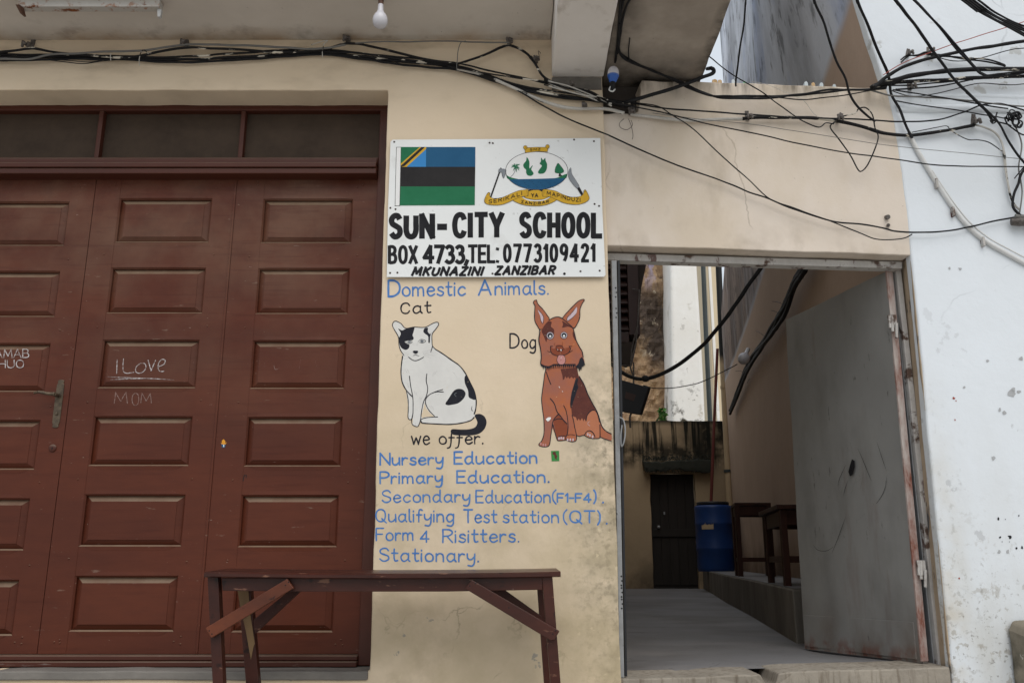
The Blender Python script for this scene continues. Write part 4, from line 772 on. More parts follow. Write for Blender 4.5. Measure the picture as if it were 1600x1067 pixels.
# jamb reveal on the right
A_, B_ = R(1424, 398, .004), R(1487.5, 1048, .004)
MB().extr(wob([A_, B_, B_ + Vector((.02, .19, 0)), A_ + Vector((.02, .19, 0))], .05, .003), (-.007, 0, 0)).build('jamb_plaster', M['jamb'], bw, bevel=.005)
# frame: head, grey left post, chipped right post
fm = MB(); q = [(944, 395), (1410, 409), (1410, 419.5), (944, 406)]
fm.extr([R(x, y, .075) for x, y in q], RN * .06); fm.build('frame_head', M['chip'], bw, bevel=.003)
fm = MB(); fm.extr([R(955.5, 407, .02), R(963.5, 407, .02), R(975.5, 1058, .02), R(968.5, 1058, .02)], RN * .03)
fm.build('frame_post', M['greyframe'], bw, bevel=.002)
fm = MB(); fm.extr([R(965, 407, .03), R(968.5, 407, .03), R(980, 1056, .03), R(977, 1056, .03)], RN * .035); fm.build('closed_leaf_edge', M['barrel_lid'], bw)
pk = MB()
for y0_ in (450, 482, 900, 918, 936): 
    for k in range(3): c_ = R(959.7 + (y0_ - 407) * .0195 + 1.5 + (k % 2), y0_ + k * 7, .0195); pk.lathe(c_, (0, -1, 0), [(0, .004), (.0006, .003)], 8)
pk.build('bolt_hole', M['ink'], bw)
fm = MB(); fm.extr([R(1399, 410, .115), R(1407, 409, .115), R(1476, 1040, .115), R(1467, 1040, .115)], RN * .05); fm.build('frame_post', M['chip'], bw, bevel=.003)
fm = MB(); fm.extr([R(1393, 413, .15), R(1400, 413, .15), R(1468, 1040, .15), R(1459, 1040, .15)], RN * .04); fm.build('frame_stop', M['greyframe'], bw)
lt = MB(); lt.tube(c3s([R(968, 652, .0), R(974, 656, -.012), R(977, 672, -.014), R(975, 690, -.008), R(971, 697, .0), R(970, 680, -.006), R(972, 664, -.006)]), .0035, 7); lt.build('latch', M['greyframe'], bw)
# metal leaf swung inwards
HT, HB = R(1385, 424, .125), R(1440.5, 1036, .125)
def atz(px, py, z): d = ray(px, py); return CAM + d * ((z - CAM.z) / d.z)
IT = atz(1228, 500, HT.z); IB = IT.copy(); db = ray(1257, 1013); IB = CAM + db * ((IT.y - CAM.y) / db.y)
ln2 = (IT - HT).normalized(); nn_ = Vector((ln2.y, -ln2.x, 0)).normalized()
if nn_.x > 0: nn_ = -nn_                                   # towards the passage
gate = MB(); k1 = HT.lerp(HB, .5); k2 = IT.lerp(IB, .5)
th_ = -nn_ * .032; hole = None
def LP(u, v): return HT.lerp(HB, v).lerp(IT.lerp(IB, v), u)    # u from hinge to inner edge, v from top to bottom
nu, nv = 24, 40
vs = []; fs = []
for j in range(nv + 1):
    for i in range(nu + 1):
        u, v = i / nu, j / nv; p = LP(u, v) + nn_ * (.010 * mnoise.noise(Vector((u * 2.2, v * 3.1, 3))) + .004 * mnoise.noise(Vector((u * 6, v * 8, 1)))); vs.append(p)
for j in range(nv):
    for i in range(nu): a = j * (nu + 1) + i; fs.append((a, a + 1, a + nu + 2, a + nu + 1))
gate.add(vs, fs, 0, True)
gate.hexa([LP(0, 0) + th_ * .15, LP(1, 0) + th_ * .15, LP(1, 1) + th_ * .15, LP(0, 1) + th_ * .15, LP(0, 0) + th_, LP(1, 0) + th_, LP(1, 1) + th_, LP(0, 1) + th_])
gt = gate.build('metal_door', M['metal'], bw)
eg = MB(); e1 = nn_ * .003
eg.hexa([LP(-.004, 0) + e1, LP(.006, 0) + e1, LP(.006, .995) + e1, LP(-.004, .995) + e1, LP(-.004, 0) + th_ * 1.05, LP(.006, 0) + th_ * 1.05, LP(.006, .995) + th_ * 1.05, LP(-.004, .995) + th_ * 1.05]); eg.build('door_edge', M['red_chip'], gt)
kp = MB(); kp.hexa([LP(.03, .905) + nn_ * .006, LP(.985, .905) + nn_ * .006, LP(.985, .992) + nn_ * .006, LP(.03, .992) + nn_ * .006, LP(.03, .905) - nn_ * .004, LP(.985, .905) - nn_ * .004, LP(.985, .992) - nn_ * .004, LP(.03, .992) - nn_ * .004]); kp.build('kick_plate', M['metal'], gt, bevel=.001)
for (px, py, hh) in ((1394, 505, 26), (1439, 890, 30)):
    hm = MB(); a = R(px, py - hh / 2, .105); b = R(px + 1, py + hh / 2, .105); hm.tube([a, b], .008, 10); c = R(px + 7, py + hh * .9, .09); hm.tube([R(px + 7, py, .09), c], .007, 10)
    hm.box(a.x - .02, a.x + .018, a.y - .002, a.y + .012, b.z + .02, a.z); hm.build('hinge', M['chip'], gt)
PN = nn_; PG = LP(.5, .5) + nn_ * .0075
pg = lambda px, py, o: pl(px, py, PG - PN * o, PN)
t = Flat(pg, 0.0, step=.0002)
t.fill([(1331, 717), (1335.5, 720), (1335.5, 730), (1332, 742), (1328, 744), (1325.5, 737), (1328, 727)], 0)
sc_ = [[(1322, 725), (1316, 738), (1311, 750), (1309, 760)], [(1340, 700), (1348, 718), (1356, 738), (1362, 752)], [(1386, 742), (1382, 765), (1372, 783), (1358, 798)], [(1352, 802), (1338, 814)], [(1322, 806), (1316, 822), (1308, 844), (1298, 868)], [(1270, 850), (1278, 859), (1292, 860), (1303, 853)], [(1312, 745), (1309, 775)], [(1338, 745), (1330, 770)], [(1350, 735), (1344, 765)], [(1320, 750), (1314, 770)], [(1325, 750), (1320, 765), (1318, 775)], [(1328, 690), (1333, 710)], [(1310, 716), (1314, 720)], [(1370, 690), (1378, 715), (1385, 735)], [(1335, 755), (1345, 748)], [(1300, 730), (1296, 742)]]
for q_ in sc_: t.curve(q_, .65, 0, taper=.8)
t.build('scratches', M['ink'], gt)
# bits of broken glass set in the wall top
for (px, py, wd_, ht, m_) in ((1117, 128, 9, 5, 'glass_a'), (1125, 128, 7, 4, 'glass_a'), (1146, 129, 5, 6, 'glass_c'), (1164, 131, 6, 5, 'glass_g'), (1260, 133, 6, 7, 'glass_c'), (1271, 133, 6, 5, 'glass_a'), (1284, 134, 6, 6, 'glass_c'), (1384 - 80, 135, 5, 4, 'glass_c')):
    c_ = R(px, py, .05); u = wd_ * .003; h_ = ht * .0032
    tag(MB().extr([c_ + Vector((-u / 2, 0, -.03)), c_ + Vector((u / 2, 0, -.03)), c_ + Vector((u / 2, 0, h_ * .5)), c_ + Vector((u * .1, 0, h_)), c_ + Vector((-u / 2, 0, h_ * .7))], (.004, .03, .004)).build('glass_shard', M[m_], bw))
# old plug in the wall
pm = MB(); c_ = R(1385, 340); pm.tube([c_, c_ + Vector((0, -.02, -.005))], .012, 10); pm.tube([R(1388, 352), R(1388, 352, -.02)], .009, 8); pm.build('wall_plug', M['clamp'], bw)

# ================================================================== WHITE BUILDING
wb = empty('white_building', tuple(R(1560, 1050, .2)), 'tall white limewashed building with peeling patches right of the gateway', 'building')
ed = [(1423.5, 399), (1432, 480), (1447, 640), (1462, 800), (1487.5, 1048), (1490, 1075)]
left = [R(x, y, -.004) for x, y in ed]; bot = left[-1].copy(); bot.z = 0
upl = [R(x, y, -.004) for x, y in [(1322, -60), (1333.5, -25), (1345, 15), (1357, 55), (1370, 92), (1382, 130), (1397, 190), (1409, 270), (1417, 330)]]
tip = upl[0] + (upl[0] - upl[2]) * 6
ol = [tip] + upl + left + [bot, R(2050, 1075, -.004) * 1, ]
ol[-1].z = 0; tr = ol[-1].copy(); tr.z = tip.z; ol.append(tr)
MB().extr(wob(ol, .06, .004), RN * .06).build('front_wall', M['white'], wb, bevel=.012, seg=3)
md = MB()
for (ya, yb_, r_) in ((172, 176, .030), (152, 155, .02)):
    md.tube([R(1398 + i * 45, ya + (yb_ - ya) * i / 8 + 1.2 * math.sin(i * 1.7), .012) for i in range(16)], r_, 12)
md.build('moulding', M['white'], wb)
# tall side wall running back along the passage
zs = [0, 1.0, 2.0, 3.0, 3.4, 3.9, 4.1, 5, 6.5, 8, 9.5]; vs = []; fs = []
near = [left[-1], left[3], left[1], upl[8], upl[6], upl[3], upl[2], upl[0]]
def nearx(z):
    pts = sorted([(p.z, p.x) for p in left + upl]); 
    if z <= pts[0][0]: return pts[0][1]
    for (za, xa), (zb, xb) in zip(pts[:-1], pts[1:]):
        if z <= zb: return xa + (xb - xa) * (z - za) / (zb - za)
    return pts[-1][1] - (z - pts[-1][0]) * .23
ny = 14
for z in zs:
    for j in range(ny + 1):
        v = j / ny; far = 12.29 if z < 6.0 else 8.6; y = .20 + (far - .20) * v; xb = SA.x + (SB.x - SA.x) * (y - SA.y) / (SB.y - SA.y)
        lean = (nearx(z) - 1.99) * max(0, 1 - v * 1.6) if z > 2.3 else 0
        vs.append((xb + lean * .8 + .01 + .012 * mnoise.noise(Vector((y, z, 2))), y, z))
for i in range(len(zs) - 1):
    for j in range(ny): a = i * (ny + 1) + j; fs.append((a, a + 1, a + ny + 2, a + ny + 1))
sm = MB(); sm.add(vs, fs, 0, True); so = sm.build('side_wall', M['side'], wb); sol = so.modifiers.new('thick', 'SOLIDIFY'); sol.thickness = .25; sol.offset = -1
st = empty('concrete_block', tuple(R(1590, 1067, -.1)), 'mouldy concrete stub at the foot of the white wall', 'block')
P_ = R(1569, 968, -.012); MB().extr(wob([(P_.x, P_.y, 0), (P_.x + .008, P_.y, P_.z - .04), (P_.x + .03, P_.y, P_.z), (P_.x + .6, P_.y + .03, P_.z + .02), (P_.x + .6, P_.y + .03, 0)], .03, .006), (.05, -.22, -.06)).build('block', M['stub'], st, bevel=.015, seg=3)
# flaked black and rust paint spots on the white wall
rnd = random.Random(5)
def speck(cx_, cy_, r_, mi):
    t = Flat(lambda a, b, o: R(a, b, o), -.0055); t.fill([(cx_ + r_ * (.5 + rnd.random()) * math.cos(a), cy_ + r_ * (.6 + rnd.random()) * math.sin(a)) for a in [2 * PI * i / 7 for i in range(7)]], 0); t.build('paint_flake', M[('ink', 'wire_red', 'flake')[mi]], wb)
for cx_, cy_, r_ in ((1578, 838, 2.6), (1563, 839, 1.6), (1560, 810, 1.7), (1571, 811, .9), (1588, 856, 1.8), (1597, 855, 1.9), (1592, 805, 1.2), (1566, 846, .7), (1577, 846, .6)): speck(cx_, cy_, r_, 0)
for cx_, cy_, r_ in ((1490, 622, 1.9), (1494, 626, .9), (1492, 656, 1.1), (1499, 903, 1.2)): speck(cx_, cy_, r_, 1)
for cx_, cy_, r_ in ((1580, 615, 5), (1584, 608, 4), (1562, 640, 3), (1570, 645, 3.2), (1595, 560, 3), (1507, 605, 2), (1543, 564, 2), (1592, 612, 3), (1561, 862, 2.6), (1575, 861, 2.8), (1484, 419, 2), (1500, 420, 2.3), (1552, 715, 3.5)): speck(cx_, cy_, r_, 2)

# ================================================================== PASSAGE AND COURTYARD
ZF = .305
ds = empty('doorstep', tuple(R(1230, 1060)), 'worn concrete doorstep below the gateway', 'step')
a_, b_ = R(960, 1061.5, -.012), R(1484, 1041.5, -.012)
dn = wob([a_, R(1060, 1058, -.012), R(1175, 1054, -.012), R(1188, 1053.2, -.012), R(1193, 1062, -.004), R(1201, 1075, .0), R(1212, 1068, .0), R(1217, 1052, -.008), R(1240, 1049, -.012), R(1350, 1046, -.012), b_, Vector((b_.x, b_.y, 0)), Vector((a_.x, a_.y, 0))], .03, .004)
MB().extr(dn, Vector((0, .30, 0))).build('step', M['concrete'], ds, bevel=.006)
fl = MB(); zr_ = lambda x: a_.z + (b_.z - a_.z) * (x - a_.x) / (b_.x - a_.x)
fl.add([(a_.x - .02, .29, zr_(a_.x) - .004), (b_.x, .29, zr_(b_.x) - .004), (2.0, 1.1, ZF + .004), (-2.5, 1.1, ZF), (-2.5, .7, ZF), (a_.x - .02, .7, ZF + .0)], [(0, 1, 2, 3, 4, 5)])
fl.add([(-2.5, 1.1, ZF), (2.0, 1.1, ZF + .004), (4.4, 1.1, ZF + .004), (4.4, 12.6, ZF), (-2.5, 12.6, ZF)], [(0, 1, 2, 3, 4)])
tag(fl.build('courtyard_floor', M['floor']), kind='structure')
lg = empty('concrete_ledge', (2.6, 6, ZF), 'low stained cement ledge along the passage wall, carrying the barrel and stools', 'ledge')
zl = .627; n0 = Vector((1.735, 1.6, 0)); n1 = Vector((3.45, 12.28, 0))
lp = [n0, n0.lerp(n1, .25) + Vector((.01, 0, 0)), n0.lerp(n1, .5) + Vector((-.015, 0, 0)), n0.lerp(n1, .75), n1, Vector((4.05, 12.28, 0)), Vector((2.32, 1.75, 0))]
MB().extr([Vector((p.x, p.y, ZF - .05)) for p in lp], (0, 0, zl - ZF + .05)).build('ledge', M['ledge'], lg, bevel=.012)
tp_ = MB(); ins = [p + Vector((.02, .02, 0)) if i < 5 else p for i, p in enumerate(lp)]; tp_.add([(p.x, min(p.y, 12.27), zl + .004) for p in ins], [tuple(range(len(ins)))]); tp_.build('cement_top', M['floor'], lg)
# back wall with door
bkw = empty('back_wall', (2.6, 12.4, ZF), 'cream courtyard wall streaked with black mould around a dark plank door', 'wall')
YB = 12.3
xd0, xd1, zd1 = 2.565, 3.385, 2.36
wl = [(-2.5, YB, 0), (xd0, YB, 0), (xd0, YB, zd1), (xd1, YB, zd1), (xd1, YB, 0), (4.3, YB, 0), (4.3, YB, 3.35), (-2.5, YB, 3.37)]
MB().extr(wob(wl, .12, .02), (0, .3, 0)).build('wall', M['mould'], bkw, bevel=.015)
hd_ = MB().extr(wob([(2.44, YB - .01, 2.42), (3.66, YB - .01, 2.40), (3.70, YB - .01, 2.62), (3.2, YB - .01, 2.60), (2.42, YB - .01, 2.61)], .05, .06), (0, -.16, -.02)); hd_.build('door_hood', M['mould_dark'], bkw, bevel=.02)
ms = MB(); rnd = random.Random(9)
for k in range(420):
    x = rnd.uniform(2.42, 3.70); z = 2.60 + abs(rnd.gauss(0, .055)) * (1.4 if x > 3.2 else 1); y = YB - rnd.uniform(.0, .16) * (1 if z < 2.66 else .12) - .012
    c_ = Vector((x, y, z)); d1 = Vector((rnd.uniform(-1, 1), rnd.uniform(-.3, .3), rnd.uniform(-1, 1))).normalized() * rnd.uniform(.012, .03); d2 = Vector((d1.z, rnd.uniform(-.02, 0), -d1.x)) * .7
    ms.add([c_ - d1, c_ + d2, c_ + d1], [(0, 1, 2)])
for k in range(160):
    x = rnd.uniform(2.44, 3.68); c_ = Vector((x, YB - .175, 2.41 + rnd.uniform(-.035, .05))); d1 = Vector((rnd.uniform(-.5, .5), 0, -1)).normalized() * rnd.uniform(.012, .035)
    ms.add([c_ - d1, c_ + Vector((.016, 0, 0)), c_ + d1], [(0, 1, 2)])
ms.build('moss', M['mould_dark'], bkw, fix=False)
dd = MB(); dd.box(xd0, xd1, YB + .10, YB + .14, ZF, zd1)
for k in range(5): x = xd0 + .02 + k * .158; dd.box(x, x + .15, YB + .085, YB + .10, ZF + .06, zd1 - .05)
dd.box(xd0, xd1, YB + .06, YB + .084, 1.22, 1.36)
d_o = dd.build('plank_door', M['olddoor'], bkw, bevel=.004)
hk = MB(); c_ = atY(1029, 823, YB + .05); hk.lathe(c_, (0, -1, 0), [(0, .028), (.03, .028), (.045, .012)], 12); c_ = atY(1038, 801, YB + .06); hk.box(c_.x - .012, c_.x + .012, c_.y - .01, c_.y + .02, c_.z - .03, c_.z + .02); hk.build('door_knob', M['greyframe'], d_o)
# barrel
brl = empty('barrel', (atY(1119, 889, 10.6).x, 10.6, zl), 'large blue plastic barrel with black lid on the cement ledge', 'barrel')
r_ = .30; H_ = atY(1119, 783, 10.3).z - zl
bp_ = [(.0, r_ * .93), (.02, r_ * .97), (.06, r_), (.30, r_), (.31, r_ * 1.015), (.34, r_ * 1.015), (.35, r_), (.66, r_), (.67, r_ * 1.015), (.70, r_ * 1.015), (.71, r_), (.88, r_), (.92, r_ * 1.01), (.945, r_ * .97), (.955, r_ * .86), (.96, r_ * .2)]
MB().lathe((brl.location.x, 10.6, zl), (0, 0, 1), [(a * H_, b) for a, b in bp_], 40).build('body', M['barrel'], brl)
MB().lathe((brl.location.x, 10.6, zl), (0, 0, 1), [(.958 * H_, r_ * .84), (.962 * H_, r_ * .88), (1.0 * H_, r_ * .88), (1.005 * H_, r_ * .84), (1.003 * H_, .02)], 40).build('lid', M['barrel_lid'], brl)
lb = MB(); a0 = -PI / 2 - .5
for k in range(6): 
    t0, t1 = a0 - .05 + k * .11 - .35, a0 + .06 + k * .11 - .35
    q = lambda t_, z: (brl.location.x + (r_ + .004) * math.cos(t_), 10.6 + (r_ + .004) * math.sin(t_), z)
    lb.quad(q(t0, zl + .60 * H_), q(t1, zl + .60 * H_), q(t1, zl + (.66 + .02 * (k % 2)) * H_), q(t0, zl + (.66 + .02 * (k % 3)) * H_))
lb.build('worn_label', M['pipe'], brl)
# two wooden stands on the ledge
def stand(name, label, x0, x1, y0, y1, ht, lw, over, group=None, mname='dark_wood'):
    r = empty(name, ((x0 + x1) / 2, (y0 + y1) / 2, zl), label, 'stool', group); sh = (y1 - y0) * .161
    def X(x, y): return x + (y - y0) * .161
    mb = MB(); mb.extr([(X(x0, y0) - over, y0 - over, zl + ht - .03), (X(x1, y0) + over, y0 - over, zl + ht - .03), (X(x1, y1) + over, y1 + over, zl + ht - .03), (X(x0, y1) - over, y1 + over, zl + ht - .03)], (0, 0, .03)); mb.build('top', M[mname], r, bevel=.003)
    cs = [(X(x0, y0), y0), (X(x1, y0) - lw, y0), (X(x1, y1) - lw, y1 - lw), (X(x0, y1), y1 - lw)]
    for cx_, cy_ in cs: MB().box(cx_, cx_ + lw, cy_, cy_ + lw, zl, zl + ht - .03).build('leg', M[mname], r, bevel=.003)
    for i in range(4):
        a, b = cs[i], cs[(i + 1) % 4]; h_ = Vector((lw / 2, lw / 2, 0))
        MB().bar(Vector((a[0], a[1], zl + ht - .085)) + h_, Vector((b[0], b[1], zl + ht - .085)) + h_, .022, .10).build('apron', M[mname], r)
        MB().bar(Vector((a[0], a[1], zl + .18)) + h_, Vector((b[0], b[1], zl + .18)) + h_, .022, .045).build('stretcher', M[mname], r)
    return r
xa = atY(1153, 900, 5.8).x
stand('tall_stool', 'tall reddish wooden stool with square legs beside the blue barrel', xa, xa + .40, 5.75, 6.25, .79, .05, .0)
xa = atY(1200, 910, 3.05).x - .153
stand('low_stool', 'lower dark wooden stool half hidden behind the open metal door', xa, xa + .34, 2.10, 3.05, .545, .044, .03)
# pipes at the corner
dp = empty('drain_pipe', (atY(1137, 780, 11.9).x, 11.9, zl), 'cream drain pipe with blackened top in the courtyard corner', 'pipe')
a, b = atY(1139, 790, 11.7), atY(1129, 560, 11.7); c_ = b + (b - a) * 1.05
MB().tube([Vector((a.x, a.y, zl)), b, c_], .058, 16).build('pipe', M['pipe'], dp)
for py in (606, 737): p_ = a.lerp(b, (790 - py) / 230); MB().lathe(p_ - Vector((0, 0, .03)), (0, 0, 1), [(0, .066), (.05, .066)], 16).build('collar', M['pipe_dark'] if py > 700 else M['pipe'], dp)
a, b = atY(1141, 640, 11.6), atY(1134, 565, 11.6); MB().tube([a, b + Vector((.02, 0, .1))], .018, 8).build('conduit', M['conduit'], dp)
rp = empty('red_pole', (atY(1112, 782, 11.4).x, 11.4, zl), 'thin rusty red pole standing behind the blue barrel', 'pole')
MB().tube([atY(1111, 786, 11.4), atY(1115, 680, 11.4), atY(1121, 545, 11.4)], .026, 12).build('pole', M['pipe_red'], rp)
gp = empty('dark_pipe', (atY(1109, 656, 13.4).x, 13.4, 3), 'dark green downpipe beside the patchy white wall', 'pipe')
MB().tube([atY(1111.5, 700, 13.4), atY(1109.5, 656, 13.4), atY(1103, 520, 13.4), atY(1098.5, 412, 13.4), atY(1090, 300, 13.4)], .048, 14).build('pipe', M['pipe_dark'], gp)
# far walls above the courtyard wall
fw = empty('white_house', (4.5, 18.5, 0), 'patchy white plastered house beyond the courtyard wall', 'house')
q = [atY(x, y, 16.5) for x, y in [(1044.5, 700), (1103.5, 700), (1099.5, 600), (1094, 500), (1088.5, 410), (1077, 200), (1044, 200)]]
MB().extr([Vector((q[0].x, q[0].y, 0)), Vector((q[1].x, q[1].y, 0))] + q[1:], (.25, 3, 0)).build('wall', M['farwhite'], fw, bevel=.08, seg=4)
fc = empty('cream_house', (6, 24, 0), 'narrow strip of far cream house behind the dark green pipe', 'house')
a, b = atY(1117.5, 660, 22), atY(1128, 660, 22); mb = MB(); mb.box(a.x, b.x + .2, 22, 25, 0, 14)
mb.build('wall', M['farcream'], fc); a2 = atY(1112, 500, 22); MB().box(a2.x - .02, a2.x + .06, 21.93, 21.998, 0, 14).build('pilaster', M['farwhite'], fc)
rw = empty('ruined_wall', (3, 20, 0), 'crumbling brown coral stone wall seen through the gateway', 'wall')
x0, x1 = atY(940, 600, 18.5).x, atY(1052, 600, 18.5).x; vs = []; fs = []; nx, nz = 46, 90
for j in range(nz + 1):
    for i in range(nx + 1):
        x = x0 + (x1 - x0) * i / nx; z = 10.5 * j / nz; p = Vector((x * 1.1, z * 1.1, 0))
        y = 18.5 + .30 * mnoise.noise(p * 1.2) + .22 * abs(mnoise.noise(p * 3.0 + Vector((0, 0, 4)))) + .08 * mnoise.noise(p * 8)
        vs.append((x + .05 * mnoise.noise(p * 5), y, z))
for j in range(nz):
    for i in range(nx): a = j * (nx + 1) + i; fs.append((a, a + 1, a + nx + 2, a + nx + 1))
mb = MB(); mb.add(vs, fs); mb.box(x0, x1, 19.3, 19.8, 0, 10.4); mb.build('wall', M['rock'], rw)
pt = empty('weed', tuple(atY(1034, 656, 13.0)), 'small green weed growing on top of the courtyard wall', 'plant'); mb = MB(); rnd = random.Random(3)
for k in range(46):
    c_ = atY(1034 + rnd.uniform(-7, 7), 650 + rnd.uniform(-11, 7), 12.5 + rnd.uniform(-.05, .1)); d1 = Vector((rnd.uniform(-1, 1), rnd.uniform(-1, 1), rnd.uniform(-.3, 1))).normalized() * .06; d2 = d1.cross(Vector((rnd.uniform(-1, 1), -1, rnd.uniform(-1, 1)))).normalized() * .028
    mb.quad(c_ - d1, c_ + d2, c_ + d1, c_ - d2)
for k in range(5): mb.tube([atY(1034 + k * 2 - 4, 659, 12.45), atY(1030 + k * 3, 645, 12.45)], .006, 5)
mb.build('leaves', M['leaf'], pt, fix=False)
# brown shutter and boarding of the house on the left of the passage
sh = empty('shuttered_house', (1.1, 5.2, 0), 'dark brown louvred shutter and boarding of the house left of the passage', 'house')
YS = 4.6
def sq(pts, Y=YS, th=.1): return MB().extr([atY(x, y, Y) for x, y in pts], (0, th, 0))
a = atY(930, 400, YS); b = atY(985, 530, YS)
sq([(900, 330), (1014, 380), (1010, 412), (1002, 450), (997, 512), (994, 535), (900, 535)], YS + .16, .5).build('boarding', M['shutwall'], sh)
MB().extr([(.40, .62, 0), (.80, 4.55, 0), (1.45, 11.0, 0), (1.45, 12.25, 0), (-2.4, 12.25, 0), (-2.4, .62, 0)], (0, 0, 6.4)).build('flank_wall', M['farcream'], sh)
lv = MB(); zA, zB = atY(970, 515, YS).z, atY(970, 380, YS).z; xA, xB = atY(940, 460, YS).x, atY(980.5, 460, YS).x
nl_ = 10
for k in range(nl_): z = zA + (zB - zA) * k / nl_; lv.hexa([(xA, YS, z), (xB, YS, z), (xB, YS + .015, z - .012), (xA, YS + .015, z - .012), (xA, YS + .09, z + .11), (xB, YS + .09, z + .11), (xB, YS + .105, z + .098), (xA, YS + .105, z + .098)])
lv.build('louvre', M['shutter'], sh)
xC = atY(998, 460, YS).x; MB().box(xB + .002, xC, YS - .02, YS + .14, zA - .06, zB + .2).build('shutter_stile', M['shutter'], sh, bevel=.004)
MB().box(xA, xB, YS - .015, YS + .13, zA - .14, zA - .03).build('shutter_rail', M['shutter'], sh, bevel=.004)
MB().extr([atY(x, y, YS - .05) for x, y in [(960, 537), (990, 534), (993, 541), (988, 566), (984, 572), (960, 562)]], (0, .3, .05)).build('boxed_sill', M['shutwall'], sh)
cb = MB()
for ps in ([(988, 452), (999, 453), (997, 500), (994, 535), (990, 556), (986, 572)], [(999, 452), (996, 510), (987, 545), (985, 575), (991, 592)], [(966, 570), (985, 572), (993, 538)]): cb.tube([atY(x, y, YS - .06) for x, y in ps], .008, 6)
cb.build('bracket_rod', M['clamp'], sh)
MB().extr([atY(x, y, YS + .05) for x, y in [(989, 455), (998, 455), (995, 498), (989, 496)]], (0, .05, 0)).build('white_plate', M['conduit'], sh)
bb = empty('hanging_board', tuple(atY(985, 650, 4.3)), 'black tilted board hanging under the brown shutter', 'board')
MB().extr([atY(x, y, 4.3) for x, y in [(958, 590), (1013.5, 605), (1000, 648), (958, 641)]], (.03, .04, 0)).build('board', M['barrel_lid'], bb, bevel=.006)
MB().extr([atY(x, y, 4.296) for x, y in [(978, 612), (994, 617), (990, 627), (976, 622)]], (0, .003, 0)).build('faded_patch', M['shutter'], bb)
MB().tube([atY(988, 640, 4.32), atY(984, 652, 4.32), atY(985, 668, 4.32)], .01, 6).build('rod', M['clamp'], bb)
MB().tube([atY(990, 566, 4.32), atY(990, 600, 4.32)], .008, 6).build('rod', M['clamp'], bb)

# ================================================================== CABLES, CLAMPS, LAMPS
def c3(pts, n=6):                                          # smooth 3D curve through points
    return [Vector(p) for p in cr([tuple(p) for p in pts], False, n)]
def U(px, py, z=3.226): return pl(px, py, Vector((0, 0, z)), Vector((0, 0, 1)))
def cable(label, pts, r, m='cable', off=-.04, strands=1, spread=.0, proj=Wp, group='cables strung across the fronts', name='cable', jit=.0):
    o = MB(); rn = random.Random(len(label) * 7 + len(pts))
    for s_ in range(strands):
        P = []
        for i, p in enumerate(pts):
            of = off if isinstance(p, Vector) or len(p) < 3 else p[2]
            w3 = proj(p[0], p[1], of) if not isinstance(p, Vector) else p.copy()
            if strands > 1:
                an = s_ * 2.4 + i * .9; w3 = w3 + Vector((0, math.sin(an) * spread * .6, math.cos(an) * spread + rn.uniform(-1, 1) * spread * .5))
            elif jit: w3 = w3 + Vector((0, 0, rn.uniform(-jit, jit)))
            P.append(w3)
        for e, nb in ((0, 1), (-1, -2)):                 # cables that leave the picture run on along the street
            q = pts[e]
            if not isinstance(q, Vector) and (q[0] < 0 or q[0] > 1605 or q[1] < -5) and proj is Wp:
                ex = P[e] + (P[e] - P[nb]).normalized() * 1.5
                P = [ex] + P if e == 0 else P + [ex]
        Q = c3(P)
        for i in range(1, len(Q) - 1): Q[i] += mnoise.noise_vector(Q[i] * 9 + Vector((s_ * 3.1, len(label), 0))) * min(.004, r * .8)
        o.tube(Q, r, 8, rr=[r * (1 + .16 * mnoise.noise(q * 14)) for q in Q])
    ob = o.build(name, M[m]); return tag(ob, label, 'cable', group)
G1 = 'cables along the school wall'
main = [(-30, 90), (0, 90), (40, 89.5), (90, 88.5), (150, 90), (200, 91.5), (250, 94), (300, 93), (360, 90), (400, 88.5), (450, 85), (500, 83), (560, 88), (620, 96), (680, 101), (715, 106), (760, 120), (800, 134), (836, 143), (880, 150), (920, 156), (948, 161), (985, 168)]
cable('thick paint flecked black cable along the whole cream wall top', main, .0074, 'cable_painted', -.02, group=G1)
cable('black cable lying just above the thick flecked one on the wall', [(x, y - 4.5 + 2 * math.sin(x * .011)) for x, y in main], .0056, 'cable_painted', -.03, group=G1)
cable('black cable hugging the underside of the wall bundle', [(x, y + 3.6 + 1.4 * math.sin(x * .02 + 1)) for x, y in main[:-3]] + [(940, 158), (975, 166)], .006, 'cable', -.022, group=G1)
cable('black cable looped up to the wall clamps under the slab', [(-30, 84), (0, 82), (45, 76.5, -.06), (60, 77, -.06), (100, 84), (150, 88), (200, 90), (240, 83), (293, 74, -.06), (330, 76), (400, 80), (440, 82), (500, 78), (535, 70, -.06), (548, 69, -.06), (570, 71), (610, 80), (660, 92), (700, 98), (720, 99), (760, 85), (785, 73, -.05), (800, 72, -.05), (819, 81), (835, 98, -.05), (847, 118), (864, 129), (892, 138), (920, 143), (943, 155), (968, 164)], .0065, 'cable_painted', -.042, group=G1)
cable('smooth grey cable weaving over the black wall bundle at left', [(-30, 93), (0, 92.5), (45, 92.5), (80, 86), (130, 83.5), (170, 81), (230, 78.5), (290, 70, -.06), (340, 70.5), (400, 72), (460, 76), (500, 77), (540, 70, -.06)], .0055, 'cable_grey', -.055, group=G1)
cable('thin grey cable stretched between two clamps left of the beam', [(545, 68, -.06), (590, 66), (640, 65.5), (700, 64.5), (740, 66.5), (796, 67, -.06)], .0038, 'cable_grey', -.05, group=G1)
cable('thin black wire sagging below the bundle under the rusty lamp', [(66, 93), (100, 97), (130, 100), (160, 96), (190, 93)], .0022, 'cable', -.045, group=G1)
cable('second thin black wire sagging below the bundle at left', [(80, 93), (110, 95.5), (140, 97.5), (165, 94), (180, 93)], .0018, 'cable', -.04, group=G1)
